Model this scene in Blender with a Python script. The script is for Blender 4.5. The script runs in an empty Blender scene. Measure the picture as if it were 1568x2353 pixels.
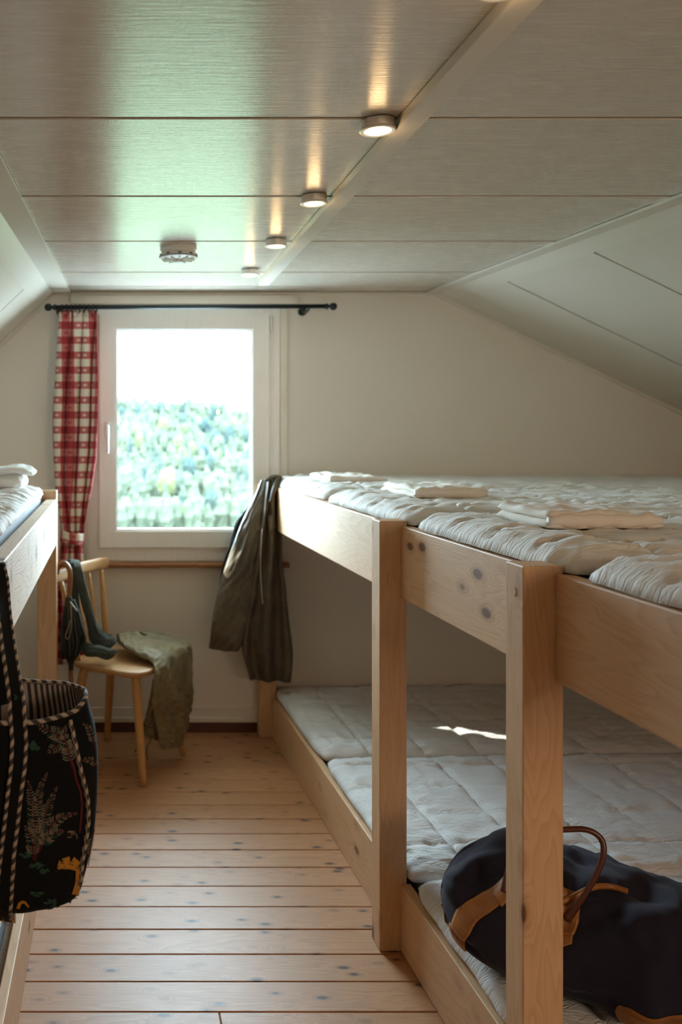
import bpy, bmesh, math, random
from mathutils import Vector, Matrix, noise
random.seed(7)
S = bpy.context.scene
C = S.collection
PI = math.pi

# ------------------------------------------------------------------ camera
F = 2000.0            # focal length in pixels of the 1568 px wide frame
CX, CY, EYE = 250.0, 985.0, 1.48
cam = bpy.data.cameras.new('camera'); co = bpy.data.objects.new('camera', cam); C.objects.link(co)
co.location = (0, 0, EYE); co.rotation_euler = (PI/2, 0, 0)
cam.sensor_fit = 'HORIZONTAL'; cam.sensor_width = 36.0; cam.lens = 36.0*F/1568
cam.shift_x = (784-CX)/1568; cam.shift_y = -(1176.5-CY)/1568
cam.clip_start = 0.05; cam.clip_end = 3000
cam.dof.use_dof = True; cam.dof.focus_distance = 2.05; cam.dof.aperture_fstop = 5.0
S.camera = co

# ------------------------------------------------------------------ world, sun, lights, exposure
SKY = 52.0
w = bpy.data.worlds.new('world'); S.world = w; w.use_nodes = True
bg = w.node_tree.nodes['Background']
bg.inputs[0].default_value = (0.66, 0.83, 1.0, 1); bg.inputs[1].default_value = SKY

sun = bpy.data.lights.new('sun', 'SUN'); sun.energy = 17; sun.angle = math.radians(0.6); sun.color = (1, .93, .82)
so = bpy.data.objects.new('sun', sun); C.objects.link(so)
so.rotation_euler = Vector((1, -.525, -.615)).to_track_quat('-Z', 'Y').to_euler()

def area(name, loc, target, sx, sy, energy, col):
    l = bpy.data.lights.new(name, 'AREA'); l.shape = 'RECTANGLE'; l.size = sx; l.size_y = sy
    l.energy = energy; l.color = col
    o = bpy.data.objects.new(name, l); C.objects.link(o); o.location = loc
    o.rotation_euler = (Vector(target)-Vector(loc)).to_track_quat('-Z', 'Y').to_euler()
    return o
# light portal in the window opening (steers sampling of the sky, gives no light itself)
p = area('window_portal', (.367, 4.37, 1.455), (.367, 0, 1.455), .96, 1.26, 1, (1, 1, 1)); p.data.cycles.is_portal = True
# unseen warm fill light added behind the camera, brightens faces turned towards it
area('room_fill_light', (1.95, -1.2, 1.72), (.9, 3.0, .9), .6, .6, 20, (1.0, .76, .55))

S.view_settings.view_transform = 'Standard'; S.view_settings.look = 'None'
S.view_settings.exposure = 0.32; S.view_settings.gamma = 1.0; S.view_settings.use_curve_mapping = False
cy = S.cycles
cy.use_denoising = True; cy.denoiser = 'OPENIMAGEDENOISE'
cy.max_bounces = 10; cy.diffuse_bounces = 6; cy.glossy_bounces = 4; cy.transmission_bounces = 6; cy.transparent_max_bounces = 8
cy.sample_clamp_indirect = 6.0; cy.caustics_reflective = False; cy.caustics_refractive = False
cy.blur_glossy = 0.5

# ------------------------------------------------------------------ helpers
def U(px, py, d):
    """world point seen at photo pixel px, py at distance d"""
    return Vector(((px-CX)*d/F, d, EYE-(py-CY)*d/F))
def lerp(a, b, t): return a+(b-a)*t
def smooth(t): t = max(0, min(1, t)); return t*t*(3-2*t)
def nz(x, y=0, z=0): return noise.noise(Vector((x, y, z)))
def crom(keys, t):
    """Catmull-Rom through a list of equally spaced values (floats, Vectors)"""
    n = len(keys)-1; f = max(0, min(.999999, t))*n; i = int(f); u = f-i
    p0 = keys[max(i-1, 0)]; p1 = keys[i]; p2 = keys[i+1]; p3 = keys[min(i+2, n)]
    return (p1*2+(p2-p0)*u+(p0*2-p1*5+p2*4-p3)*u*u+(p1*3-p0-p2*3+p3)*u*u*u)*.5

def link(name, me, mat=None, parent=None):
    o = bpy.data.objects.new(name, me); C.objects.link(o)
    if mat is not None: me.materials.append(mat)
    if parent is not None: o.parent = parent
    return o
def mesh(name, vs, fs, mat=None, parent=None, sm=True, uv=None):
    me = bpy.data.meshes.new(name); me.from_pydata([tuple(v) for v in vs], [], fs)
    if uv:
        l = me.uv_layers.new(name='UVMap')
        for poly in me.polygons:
            for li, vi in zip(poly.loop_indices, poly.vertices): l.data[li].uv = uv[vi]
    if sm: me.polygons.foreach_set('use_smooth', [True]*len(me.polygons))
    me.update()
    return link(name, me, mat, parent)
def tag(o, label=None, cat=None, group=None, kind=None):
    if label: o['label'] = label
    if cat: o['category'] = cat
    if group: o['group'] = group
    if kind: o['kind'] = kind
    return o
def empty(name, loc=(0, 0, 0), rz=0):
    o = bpy.data.objects.new(name, None); C.objects.link(o); o.location = loc; o.rotation_euler = (0, 0, rz)
    o.empty_display_size = .05
    return o
def box_bm(bm, x0, x1, y0, y1, z0, z1, bev=0, seg=2):
    r = bmesh.ops.create_cube(bm, size=1)
    vs = r['verts']
    for v in vs:
        v.co = Vector((lerp(x0, x1, v.co.x+.5), lerp(y0, y1, v.co.y+.5), lerp(z0, z1, v.co.z+.5)))
    if bev:
        es = list({e for v in vs for e in v.link_edges})
        bmesh.ops.bevel(bm, geom=es, offset=bev, segments=seg, affect='EDGES', profile=.5)
def done(name, bm, mat=None, parent=None, sm=False):
    bmesh.ops.recalc_face_normals(bm, faces=bm.faces)
    me = bpy.data.meshes.new(name); bm.to_mesh(me); bm.free()
    if sm: me.polygons.foreach_set('use_smooth', [True]*len(me.polygons))
    return link(name, me, mat, parent)
def box(name, x0, x1, y0, y1, z0, z1, mat, parent=None, bev=0, seg=2):
    bm = bmesh.new(); box_bm(bm, x0, x1, y0, y1, z0, z1, bev, seg); return done(name, bm, mat, parent)
def centre_origin(o):
    """move a part's origin to its middle (keeps it where it is)"""
    me = o.data; c = sum((v.co for v in me.vertices), Vector())/len(me.vertices)
    me.transform(Matrix.Translation(-c)); o.location = o.location+c
    return o
def tube(name, pts, rad, mat, parent=None, n=12, caps=True, sub=1, flat=1.0):
    """sweep of a round section along pts; rad is a number or a list; uv v runs along the length in metres"""
    pts = [Vector(p) for p in pts]
    if sub > 1:
        m = (len(pts)-1)*sub
        P = [crom(pts, i/m) for i in range(m+1)]
        R = [crom(rad, i/m) if isinstance(rad, list) else rad for i in range(m+1)]
    else:
        P = pts; R = rad if isinstance(rad, list) else [rad]*len(P)
    vs = []; fs = []; uv = []; ln = 0; up = None
    for i, q in enumerate(P):
        t = (P[min(i+1, len(P)-1)]-P[max(i-1, 0)]).normalized()
        if up is None:
            up = Vector((0, 0, 1)) if abs(t.z) < .9 else Vector((1, 0, 0))
        a = t.cross(up).normalized(); up = a.cross(t).normalized()
        if i: ln += (q-P[i-1]).length
        for k in range(n):
            th = 2*PI*k/n
            vs.append(q+a*math.cos(th)*R[i]+up*math.sin(th)*R[i]*flat); uv.append((k/n, ln))
    for i in range(len(P)-1):
        for k in range(n):
            fs.append((i*n+k, i*n+(k+1) % n, (i+1)*n+(k+1) % n, (i+1)*n+k))
    if caps:
        fs.append(tuple(reversed(range(n)))); fs.append(tuple((len(P)-1)*n+k for k in range(n)))
    return mesh(name, vs, fs, mat, parent, True, uv)
def lathe(name, prof, mat, parent=None, n=32, loc=(0, 0, 0), sm=True, axis='z'):
    """prof: (radius, height) pairs"""
    vs = []; fs = []
    for r, h in prof:
        for k in range(n):
            th = 2*PI*k/n; v = Vector((r*math.cos(th), r*math.sin(th), h))
            if axis == 'x': v = Vector((v.z, v.x, v.y))
            if axis == 'y': v = Vector((v.x, v.z, v.y))
            vs.append(v+Vector(loc))
    for i in range(len(prof)-1):
        for k in range(n):
            fs.append((i*n+k, i*n+(k+1) % n, (i+1)*n+(k+1) % n, (i+1)*n+k))
    fs.append(tuple(reversed(range(n)))); fs.append(tuple((len(prof)-1)*n+k for k in range(n)))
    o = mesh(name, vs, fs, mat, parent, sm)
    bm = bmesh.new(); bm.from_mesh(o.data); bmesh.ops.recalc_face_normals(bm, faces=bm.faces); bm.to_mesh(o.data); bm.free()
    if sm:
        m = o.modifiers.new('split', 'EDGE_SPLIT'); m.split_angle = math.radians(40)
    return o
def drape(name, rows, mat, parent=None, nt=60, ns=36, fold=None, end=True, view=(0, -1, 0), wcloth=1.0):
    """closed flattened sleeve of cloth: rows = (left point, right point, thickness); fold(s, t, front) -> outward shift"""
    Ls = [Vector(r[0]) for r in rows]; Rs = [Vector(r[1]) for r in rows]; T = [float(r[2]) for r in rows]
    vs = []; fs = []; uv = []; view = Vector(view)
    N = 2*ns
    cen = [(crom(Ls, i/nt)+crom(Rs, i/nt))*.5 for i in range(nt+1)]
    ln = 0
    for i in range(nt+1):
        t = i/nt; L = crom(Ls, t); R = crom(Rs, t); th = max(.0015, crom(T, t))
        tan = cen[min(i+1, nt)]-cen[max(i-1, 0)]; ax = R-L
        if i: ln += (cen[i]-cen[i-1]).length
        n_ = ax.cross(tan).normalized()
        if n_.dot(view) < 0: n_ = -n_
        if i and n_.dot(prev) < 0: n_ = -n_
        prev = n_
        for k in range(N):
            a = 2*PI*k/N; s = .5-.5*math.cos(a); h = math.sin(a)
            pr = math.copysign(abs(h)**.7, h)
            f = fold(s, t, h) if fold else 0
            vs.append(L+ax*s+n_*(pr*th+f)); uv.append((s*wcloth, ln))
    for i in range(nt):
        for k in range(N):
            fs.append((i*N+k, i*N+(k+1) % N, (i+1)*N+(k+1) % N, (i+1)*N+k))
    if end:
        fs.append(tuple(reversed(range(N)))); fs.append(tuple(nt*N+k for k in range(N)))
    return mesh(name, vs, fs, mat, parent, True, uv)
def grid(name, fn, nu, nv, mat, parent=None, thick=0, uvf=None, off=0):
    vs = []; uv = []; fs = []
    for j in range(nv+1):
        for i in range(nu+1):
            vs.append(fn(i/nu, j/nv)); uv.append(uvf(i/nu, j/nv) if uvf else (i/nu, j/nv))
    for j in range(nv):
        for i in range(nu):
            a = j*(nu+1)+i; fs.append((a, a+1, a+nu+2, a+nu+1))
    o = mesh(name, vs, fs, mat, parent, True, uv)
    if thick:
        m = o.modifiers.new('thickness', 'SOLIDIFY'); m.thickness = thick; m.offset = off
    return o

# ------------------------------------------------------------------ materials
class NT:
    def __init__(s, name):
        s.m = bpy.data.materials.new(name); s.m.use_nodes = True; s.t = s.m.node_tree
        s.b = s.t.nodes['Principled BSDF']; s.out = s.t.nodes['Material Output']
    def n(s, typ, ins=None, **kw):
        d = s.t.nodes.new(typ)
        for k, v in kw.items(): setattr(d, k, v)
        for k, v in (ins or {}).items():
            if isinstance(v, bpy.types.NodeSocket): s.t.links.new(v, d.inputs[k])
            else: d.inputs[k].default_value = v
        return d
    def set(s, k, v):
        if isinstance(v, bpy.types.NodeSocket): s.t.links.new(v, s.b.inputs[k])
        else: s.b.inputs[k].default_value = v
    def math(s, op, a, b=0.0, c=0.0, clamp=False):
        d = s.n('ShaderNodeMath', {0: a, 1: b, 2: c}, operation=op); d.use_clamp = clamp; return d.outputs[0]
    def mix(s, f, a, b, mode='MIX'):
        d = s.n('ShaderNodeMix', None, data_type='RGBA', blend_type=mode)
        for k, v in ((0, f), (6, a), (7, b)):
            if isinstance(v, bpy.types.NodeSocket): s.t.links.new(v, d.inputs[k])
            else: d.inputs[k].default_value = v if k == 0 else (tuple(v)+(1,) if len(v) == 3 else v)
        return d.outputs[2]
    def ramp(s, v, stops):
        d = s.n('ShaderNodeValToRGB', {0: v}); e = d.color_ramp.elements
        while len(e) < len(stops): e.new(.5)
        for q, (p_, c_) in zip(e, stops):
            q.position = p_; q.color = (tuple(c_)+(1,)) if not isinstance(c_, (int, float)) else (c_, c_, c_, 1)
        return d.outputs[0]
    def bump(s, h, strength=.3, dist=.002, normal=None):
        d = s.n('ShaderNodeBump', {'Strength': strength, 'Distance': dist, 'Height': h})
        if normal is not None: s.t.links.new(normal, d.inputs['Normal'])
        s.t.links.new(d.outputs[0], s.b.inputs['Normal']); return d.outputs[0]
    def noise(s, vec, scale, detail=3, rough=.5, dist=0.0):
        return s.n('ShaderNodeTexNoise', {'Vector': vec, 'Scale': scale, 'Detail': detail, 'Roughness': rough, 'Distortion': dist}).outputs[0]
    def coord(s, kind='Object', rnd=0.0, scale=(1, 1, 1), rot=(0, 0, 0)):
        v = s.n('ShaderNodeTexCoord').outputs[kind]
        if rnd:
            r = s.n('ShaderNodeObjectInfo').outputs['Random']
            k = s.n('ShaderNodeCombineXYZ', {0: s.math('MULTIPLY', r, rnd), 1: s.math('MULTIPLY', r, rnd*1.7), 2: s.math('MULTIPLY', r, rnd*.6)}).outputs[0]
            v = s.n('ShaderNodeVectorMath', {0: v, 1: k}, operation='ADD').outputs[0]
        if scale != (1, 1, 1) or rot != (0, 0, 0):
            v = s.n('ShaderNodeMapping', {'Vector': v, 'Scale': scale, 'Rotation': rot}).outputs[0]
        return v

def wood(name, axis, light, dark, knotcol, rough=.5, rings=26, knots=.135, rnd=9.0, kscale=(8.5, 17.0), tint=.12, coat=0, bump=.12):
    """softwood: stretched grain bands along one axis with knots the grain bends around"""
    N = NT(name)
    base = N.coord('Object', rnd)
    sc = {0: (.09, 1, 1), 1: (1, .09, 1), 2: (1, 1, .09)}[axis]
    ks = [kscale[1]*.6]*3; ks[axis] = kscale[0]*.6
    kv = N.n('ShaderNodeMapping', {'Vector': base, 'Scale': tuple(ks)}).outputs[0]
    vor = N.n('ShaderNodeTexVoronoi', {'Vector': kv, 'Scale': 1.0, 'Randomness': 1.0}); kd = vor.outputs['Distance']
    near = N.ramp(kd, [(knots*.6, 1.0), (knots*2.6, 0.0)])
    core = N.ramp(kd, [(knots*.72, 1.0), (knots, 0.0)])
    halo = N.ramp(kd, [(knots*.9, 1.0), (knots*1.9, 0.0)])
    gv = N.n('ShaderNodeMapping', {'Vector': base, 'Scale': sc}).outputs[0]
    big = N.noise(gv, 7, 3, .55, .4)
    ph = N.math('ADD', N.math('MULTIPLY', big, float(rings)), N.math('MULTIPLY', near, 3.0))
    ring = N.math('FRACT', ph)
    ring = N.ramp(ring, [(0.0, 0.0), (.62, .55), (.88, 1.0), (1.0, 0.0)])
    fine = N.noise(N.n('ShaderNodeMapping', {'Vector': base, 'Scale': tuple(q*1.0 for q in sc)}).outputs[0], 190, 3, .6)
    amt = N.math('MULTIPLY', ring, .75)
    col = N.mix(amt, light, dark)
    col = N.mix(N.math('MULTIPLY', fine, .35), col, dark)
    blot = N.noise(base, 2.2, 2)
    col = N.mix(N.math('MULTIPLY', N.math('SUBTRACT', blot, .35, clamp=True), .9), col, dark)
    r = N.n('ShaderNodeObjectInfo').outputs['Random']
    col = N.mix(N.math('MULTIPLY', r, tint*2), col, tuple(c*.72 for c in dark))
    col = N.mix(N.math('MULTIPLY', halo, .45), col, knotcol)
    col = N.mix(N.math('MULTIPLY', core, .92), col, tuple(c*.45 for c in knotcol))
    N.set('Base Color', col)
    N.set('Roughness', N.math('ADD', N.math('MULTIPLY', fine, .18), rough-.09))
    N.bump(N.math('ADD', fine, N.math('MULTIPLY', ring, .4)), bump, .002)
    if coat: N.set('Coat Weight', coat); N.set('Coat Roughness', .25)
    return N.m
PL, PD, PK = (.74, .50, .30), (.57, .335, .17), (.30, .13, .055)
pine = [wood('pine_x', 0, PL, PD, PK), wood('pine_y', 1, PL, PD, PK), wood('pine_z', 2, PL, PD, PK)]
floorwood = wood('floor_pine', 0, (.53, .275, .13), (.36, .165, .07), (.12, .05, .03), rough=.46, rings=30, knots=.15, rnd=23.0, kscale=(15.0, 34.0), tint=.14, bump=.12)
chairwood = wood('chair_beech', 2, (.58, .33, .12), (.44, .22, .07), (.3, .13, .04), rough=.48, rings=12, knots=.02, rnd=3, tint=.03)
sillwood = wood('sill_wood', 0, (.42, .20, .08), (.22, .085, .03), (.1, .04, .02), rough=.4, rings=30, tint=.05)

def paint(name, col, rough, grain=.0, axis=0, axis2=None, bump=.25, spots=0.0, coat=0.0):
    N = NT(name); v = N.coord('Object', 5.0)
    sc = [6.0, 6.0, 6.0]; sc[axis] = .35
    if axis2 is not None: sc[axis2] = .7
    g = N.noise(N.n('ShaderNodeMapping', {'Vector': v, 'Scale': tuple(sc)}).outputs[0], 22, 5, .65, .15)
    lump = N.noise(v, 3.0, 3, .5)
    c = N.mix(N.math('MULTIPLY', lump, .18), col, tuple(q*.8 for q in col))
    if grain: c = N.mix(N.math('MULTIPLY', N.math('SUBTRACT', g, .42, clamp=True), grain), c, tuple(q*.62 for q in col))
    N.set('Base Color', c)
    N.set('Roughness', N.math('ADD', N.math('MULTIPLY', g, .22), rough-.1))
    fine = N.noise(v, 160, 2, .5)
    N.bump(N.math('ADD', g, N.math('MULTIPLY', fine, .15)), bump, .0022)
    if coat: N.set('Coat Weight', coat); N.set('Coat Roughness', .23); N.set('Coat IOR', 1.7); N.t.links.new(N.b.inputs['Normal'].links[0].from_socket, N.b.inputs['Coat Normal'])
    return N.m
M = {}
M['ceil'] = paint('ceiling_paint', (.60, .54, .455), .25, grain=.6, axis=0, bump=.42, coat=.85)
M['ceil_slope'] = paint('slope_paint', (.66, .61, .52), .34, grain=.25, axis=0, axis2=2, bump=.2)
M['ceil_back'] = paint('ceiling_groove_shade', (.30, .24, .18), .7)  # backing painted dark brown to deepen the shade in the panel grooves
M['trim'] = paint('trim_paint', (.68, .635, .55), .34, axis=1, bump=.1)
M['wall'] = paint('wall_paint', (.74, .685, .60), .65, axis=2, bump=.08)
M['frame'] = paint('window_plastic', (.78, .76, .73), .28, axis=2, bump=.01)
def plain(name, col, rough=.5, metal=0.0, noise_amt=.0, scale=60, bump=0.0, **kw):
    N = NT(name)
    if noise_amt or bump:
        n = N.noise(N.coord('Object'), scale, 4, .6)
        if noise_amt: N.set('Base Color', N.mix(N.math('MULTIPLY', n, noise_amt), col, tuple(q*.35 for q in col)))
        if bump: N.bump(n, bump, .001)
    if not noise_amt: N.set('Base Color', tuple(col)+(1,))
    N.set('Roughness', rough); N.set('Metallic', metal)
    for k, v in kw.items(): N.set(k.replace('_', ' '), v)
    return N.m
M['brown'] = plain('dark_brown_skirting', (.10, .035, .018), .4, noise_amt=.5, scale=12)
M['iron'] = plain('black_iron', (.012, .018, .022), .42, .3, noise_amt=.3)
M['white_plastic'] = plain('white_plastic', (.72, .70, .66), .4, noise_amt=.1)
M['dark_gap'] = plain('dark_slots', (.03, .03, .03), .7, noise_amt=.2)
M['steel'] = plain('brushed_steel', (.82, .80, .76), .38, .75, noise_amt=.12, scale=40)
def emit(name, col, st):
    N = NT(name); N.set('Base Color', tuple(col)+(1,)); N.set('Emission Color', tuple(col)+(1,)); N.set('Emission Strength', st); return N.m
M['lens'] = emit('lamp_lens', (1.0, .72, .40), 9.0)
def cloth(name, col, col2, rough=.9, weave=900, bump=.25, blot=.5, bscale=6, sheen=.2, streak=None, slub=0.0):
    N = NT(name); v = N.coord('Object')
    b = N.noise(v, bscale, 4, .6); f = N.noise(v, weave, 2, .5); mid = N.noise(v, 45, 4, .6)
    c = N.mix(N.ramp(b, [(.35, 0.0), (.7, blot)]), col, col2)
    c = N.mix(N.math('MULTIPLY', f, .2), c, col2)
    if slub: c = N.mix(N.math('MULTIPLY', N.ramp(mid, [(.5, 0.0), (.75, 1.0)]), slub), c, col2)
    N.set('Base Color', c); N.set('Roughness', rough); N.set('Sheen Weight', sheen); N.set('Specular IOR Level', .5 if rough < .7 else .2)
    N.bump(N.math('ADD', N.math('MULTIPLY', mid, .6), N.math('MULTIPLY', f, .35)), bump, .002)
    return N.m
M['cream'] = cloth('cream_cotton', (.72, .66, .52), (.62, .56, .42), .85)
M['sheet'] = cloth('folded_linen', (.80, .74, .66), (.72, .65, .56), .8, bump=.2, sheen=.1)
M['towel'] = cloth('white_terry', (.84, .83, .80), (.76, .74, .70), .95, bump=.6)
M['core'] = cloth('mattress_core', (.12, .125, .14), (.08, .08, .09), .9)
M['wax'] = cloth('waxed_olive_cotton', (.115, .085, .048), (.040, .028, .016), .44, blot=.8, bscale=9, sheen=.05, slub=.5, bump=.4)
M['wax_dark'] = cloth('dark_jacket_lining', (.012, .015, .012), (.006, .007, .006), .8)
M['olive'] = cloth('olive_canvas', (.22, .17, .080), (.085, .062, .024), .62, blot=.7, bscale=8, sheen=.1, slub=.5, bump=.5)
M['olive_cord'] = cloth('olive_cord', (.06, .055, .02), (.03, .03, .01), .8)
M['canvas_navy'] = cloth('navy_canvas', (.020, .017, .030), (.009, .008, .016), .9, blot=.5, sheen=.05, bump=.3)
M['leather'] = cloth('tan_leather', (.38, .145, .03), (.22, .075, .015), .42, blot=.6, bscale=14, sheen=0, bump=.15)
M['leather_dark'] = cloth('dark_brown_leather', (.11, .028, .012), (.06, .014, .007), .3, blot=.5, sheen=0, bump=.1)
M['thread'] = plain('pale_thread', (.55, .36, .16), .8, noise_amt=.2)
M['umbrella'] = cloth('umbrella_nylon', (.022, .024, .018), (.010, .012, .010), .42, sheen=0)
M['cane'] = wood('cane_handle', 2, (.26, .105, .04), (.17, .06, .022), (.1, .03, .01), rough=.3, rings=8, knots=.01, rnd=1, tint=.02)
M['black_velvet'] = cloth('black_cotton', (.0055, .0055, .006), (.003, .003, .003), .95, sheen=.0, bump=.4)
M['thread_cream'] = plain('cream_embroidery', (.24, .21, .14), .8, noise_amt=.4, scale=300)
M['thread_red'] = plain('dark_red_embroidery', (.11, .004, .012), .8, noise_amt=.3, scale=300)
M['thread_green'] = plain('green_embroidery', (.012, .055, .035), .85, noise_amt=.5, scale=200)
M['thread_yellow'] = plain('mustard_embroidery', (.46, .20, .018), .8, noise_amt=.3, scale=300)
M['thread_black'] = plain('black_embroidery', (.02, .015, .01), .85, noise_amt=.2)
def stripes(name, c1, c2, ku, kv, duty=.5, rough=.85):
    N = NT(name); uv = N.n('ShaderNodeTexCoord').outputs['UV']; s = N.n('ShaderNodeSeparateXYZ', {0: uv})
    a = N.math('FRACT', N.math('ADD', N.math('MULTIPLY', s.outputs[0], ku), N.math('MULTIPLY', s.outputs[1], kv)))
    m = N.math('LESS_THAN', a, duty); f = N.noise(uv, 900, 2)
    c = N.mix(m, c1, c2); c = N.mix(N.math('MULTIPLY', f, .35), c, (.1, .08, .07))
    N.set('Base Color', c); N.set('Roughness', rough); return N.m
M['piping'] = stripes('striped_piping', (.020, .018, .017), (.46, .36, .27), 1.0, 48.0, .48)
M['lining'] = stripes('striped_lining', (.020, .020, .024), (.46, .36, .29), 80.0, 0.0, .5)
M['webbing'] = stripes('striped_webbing', (.035, .028, .022), (.17, .14, .10), 0.0, 90.0, .45)
M['ticking'] = stripes('blue_ticking', (.50, .56, .62), (.12, .16, .24), 34.0, 0.0, .12)
def check():
    N = NT('red_check_cotton'); uv = N.n('ShaderNodeTexCoord').outputs['UV']; s = N.n('ShaderNodeSeparateXYZ', {0: uv})
    P = 1/.0714
    u = N.math('FRACT', N.math('MULTIPLY', s.outputs[0], P)); v = N.math('FRACT', N.math('MULTIPLY', s.outputs[1], P))
    a = N.math('LESS_THAN', u, .5); b = N.math('LESS_THAN', v, .5)
    sm_ = N.math('ADD', a, b)
    # little woven motif in the half-tone squares
    du = N.math('SUBTRACT', N.math('FRACT', N.math('MULTIPLY', u, 2.0)), .5); dv = N.math('SUBTRACT', N.math('FRACT', N.math('MULTIPLY', v, 2.0)), .5)
    wob = N.noise(uv, 160, 1)
    r = N.math('ADD', N.math('MULTIPLY', du, du), N.math('MULTIPLY', N.math('MULTIPLY', dv, dv), 1.4))
    mot = N.math('MULTIPLY', N.math('LESS_THAN', N.math('ADD', r, N.math('MULTIPLY', wob, .05)), .065), 1.0)
    cream, half, red = (.66, .60, .50), (.42, .11, .10), (.27, .010, .017)
    c = N.mix(N.math('MULTIPLY', sm_, 1.0, clamp=True), cream, half)
    hm = N.mix(a, (.62, .42, .38), (.33, .03, .035))
    one = N.math('COMPARE', sm_, 1.0, .1)
    c = N.mix(N.math('MULTIPLY', one, mot), c, hm)
    c = N.mix(N.math('GREATER_THAN', sm_, 1.5), c, red)
    wv = N.n('ShaderNodeTexNoise', {'Vector': uv, 'Scale': 700.0}).outputs[0]
    c = N.mix(N.math('MULTIPLY', wv, .12), c, (.2, .12, .1))
    N.set('Base Color', c); N.set('Roughness', .85)
    N.bump(wv, .15, .001)
    return N.m
M['check'] = check()
def quilt(name, col, col2, pu, pv, ou, ov, rough=.75):
    """cotton cover with stitched lines (uv in metres) and fine creases"""
    m = cloth(name, col, col2, rough, bump=.3, sheen=.05); N = NT.__new__(NT); N.m = m; N.t = m.node_tree; N.b = N.t.nodes['Principled BSDF']
    uv = N.n('ShaderNodeTexCoord').outputs['UV']; s = N.n('ShaderNodeSeparateXYZ', {0: uv}); L = None
    for k, (pi_, o_) in enumerate(((pu, ou), (pv, ov))):
        if not pi_: continue
        f = N.math('ABSOLUTE', N.math('SUBTRACT', N.math('FRACT', N.math('ADD', N.math('DIVIDE', N.math('SUBTRACT', s.outputs[k], o_), pi_), .5)), .5))
        l = N.ramp(N.math('MULTIPLY', f, pi_*100), [(.10, 1.0), (.26, 0.0)])
        L = l if L is None else N.math('MAXIMUM', L, l)
    cr = N.n('ShaderNodeTexNoise', {'Vector': N.n('ShaderNodeMapping', {'Vector': uv, 'Scale': (16, 46, 1)}).outputs[0], 'Scale': 1.0, 'Detail': 4.0, 'Distortion': .9}).outputs[0]
    ridge = N.math('ABSOLUTE', N.math('SUBTRACT', cr, .5))
    ridge = N.ramp(ridge, [(0.0, 0.0), (.09, 1.0)])
    wv = N.n('ShaderNodeTexNoise', {'Vector': uv, 'Scale': 900.0}).outputs[0]
    h = N.math('ADD', N.math('MULTIPLY', ridge, .8), N.math('MULTIPLY', cr, 1.6)); h = N.math('SUBTRACT', h, N.math('MULTIPLY', L, 1.6)); h = N.math('ADD', h, N.math('MULTIPLY', wv, .06))
    N.bump(h, .55, .0035)
    base = N.b.inputs['Base Color'].links[0].from_socket
    N.set('Base Color', N.mix(N.math('MULTIPLY', L, .7), base, (.86, .85, .83)))  # stitch lines lightened, sheen of the thread put into the colour
    return m
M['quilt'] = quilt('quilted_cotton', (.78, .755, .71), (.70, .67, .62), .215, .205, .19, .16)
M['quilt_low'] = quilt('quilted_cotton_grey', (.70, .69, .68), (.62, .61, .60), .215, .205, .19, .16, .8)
M['quilt_rib'] = quilt('ribbed_cotton', (.80, .78, .75), (.72, .70, .68), 0, .055, 0, .05)
def knit():
    N = NT('ribbed_green_knit'); uv = N.n('ShaderNodeTexCoord').outputs['UV']; s = N.n('ShaderNodeSeparateXYZ', {0: uv})
    w_ = N.math('SINE', N.math('MULTIPLY', s.outputs[0], 62.0))
    c = N.mix(N.math('MULTIPLY_ADD', w_, .4, .5), (.014, .020, .013), (.046, .060, .042))
    N.set('Base Color', c); N.set('Roughness', .95); N.set('Sheen Weight', .2); N.bump(w_, .6, .002); return N.m
M['knit'] = knit()
def glass():
    m = bpy.data.materials.new('window_glass'); m.use_nodes = True; t = m.node_tree; t.nodes.clear()
    o = t.nodes.new('ShaderNodeOutputMaterial'); mx = t.nodes.new('ShaderNodeMixShader'); a = t.nodes.new('ShaderNodeBsdfTransparent'); g = t.nodes.new('ShaderNodeBsdfGlossy')
    f = t.nodes.new('ShaderNodeFresnel'); ge = t.nodes.new('ShaderNodeNewGeometry'); mr = t.nodes.new('ShaderNodeMapRange')
    mr.inputs[3].default_value = 1.45; mr.inputs[4].default_value = 1/1.45; t.links.new(ge.outputs['Backfacing'], mr.inputs[0]); t.links.new(mr.outputs[0], f.inputs[0]); a.inputs[0].default_value = (.93, .97, .95, 1); g.inputs['Roughness'].default_value = .02
    t.links.new(f.outputs[0], mx.inputs[0]); t.links.new(a.outputs[0], mx.inputs[1]); t.links.new(g.outputs[0], mx.inputs[2]); t.links.new(mx.outputs[0], o.inputs[0])
    return m
M['glass'] = glass()
# ------------------------------------------------------------------ the room
YB = 4.26; HC = 2.147; ZC = HC
def eL(y): return -.266-.037*(YB-y)
def eR(y): return 1.5975+.0445*(YB-y)
SL, SR = .945, .484
def hexa(bm, q, nrm, th):
    """slab: q = four corners of the visible face, thickness th away along nrm"""
    v = [bm.verts.new(Vector(p)) for p in q]+[bm.verts.new(Vector(p)+Vector(nrm)*th) for p in q]
    for f in ((0, 1, 2, 3), (7, 6, 5, 4), (0, 4, 5, 1), (1, 5, 6, 2), (2, 6, 7, 3), (3, 7, 4, 0)): bm.faces.new([v[i] for i in f])
def slab(name, q, nrm, th, mat, parent=None):
    bm = bmesh.new(); hexa(bm, q, nrm, th); return done(name, bm, mat, parent)

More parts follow.
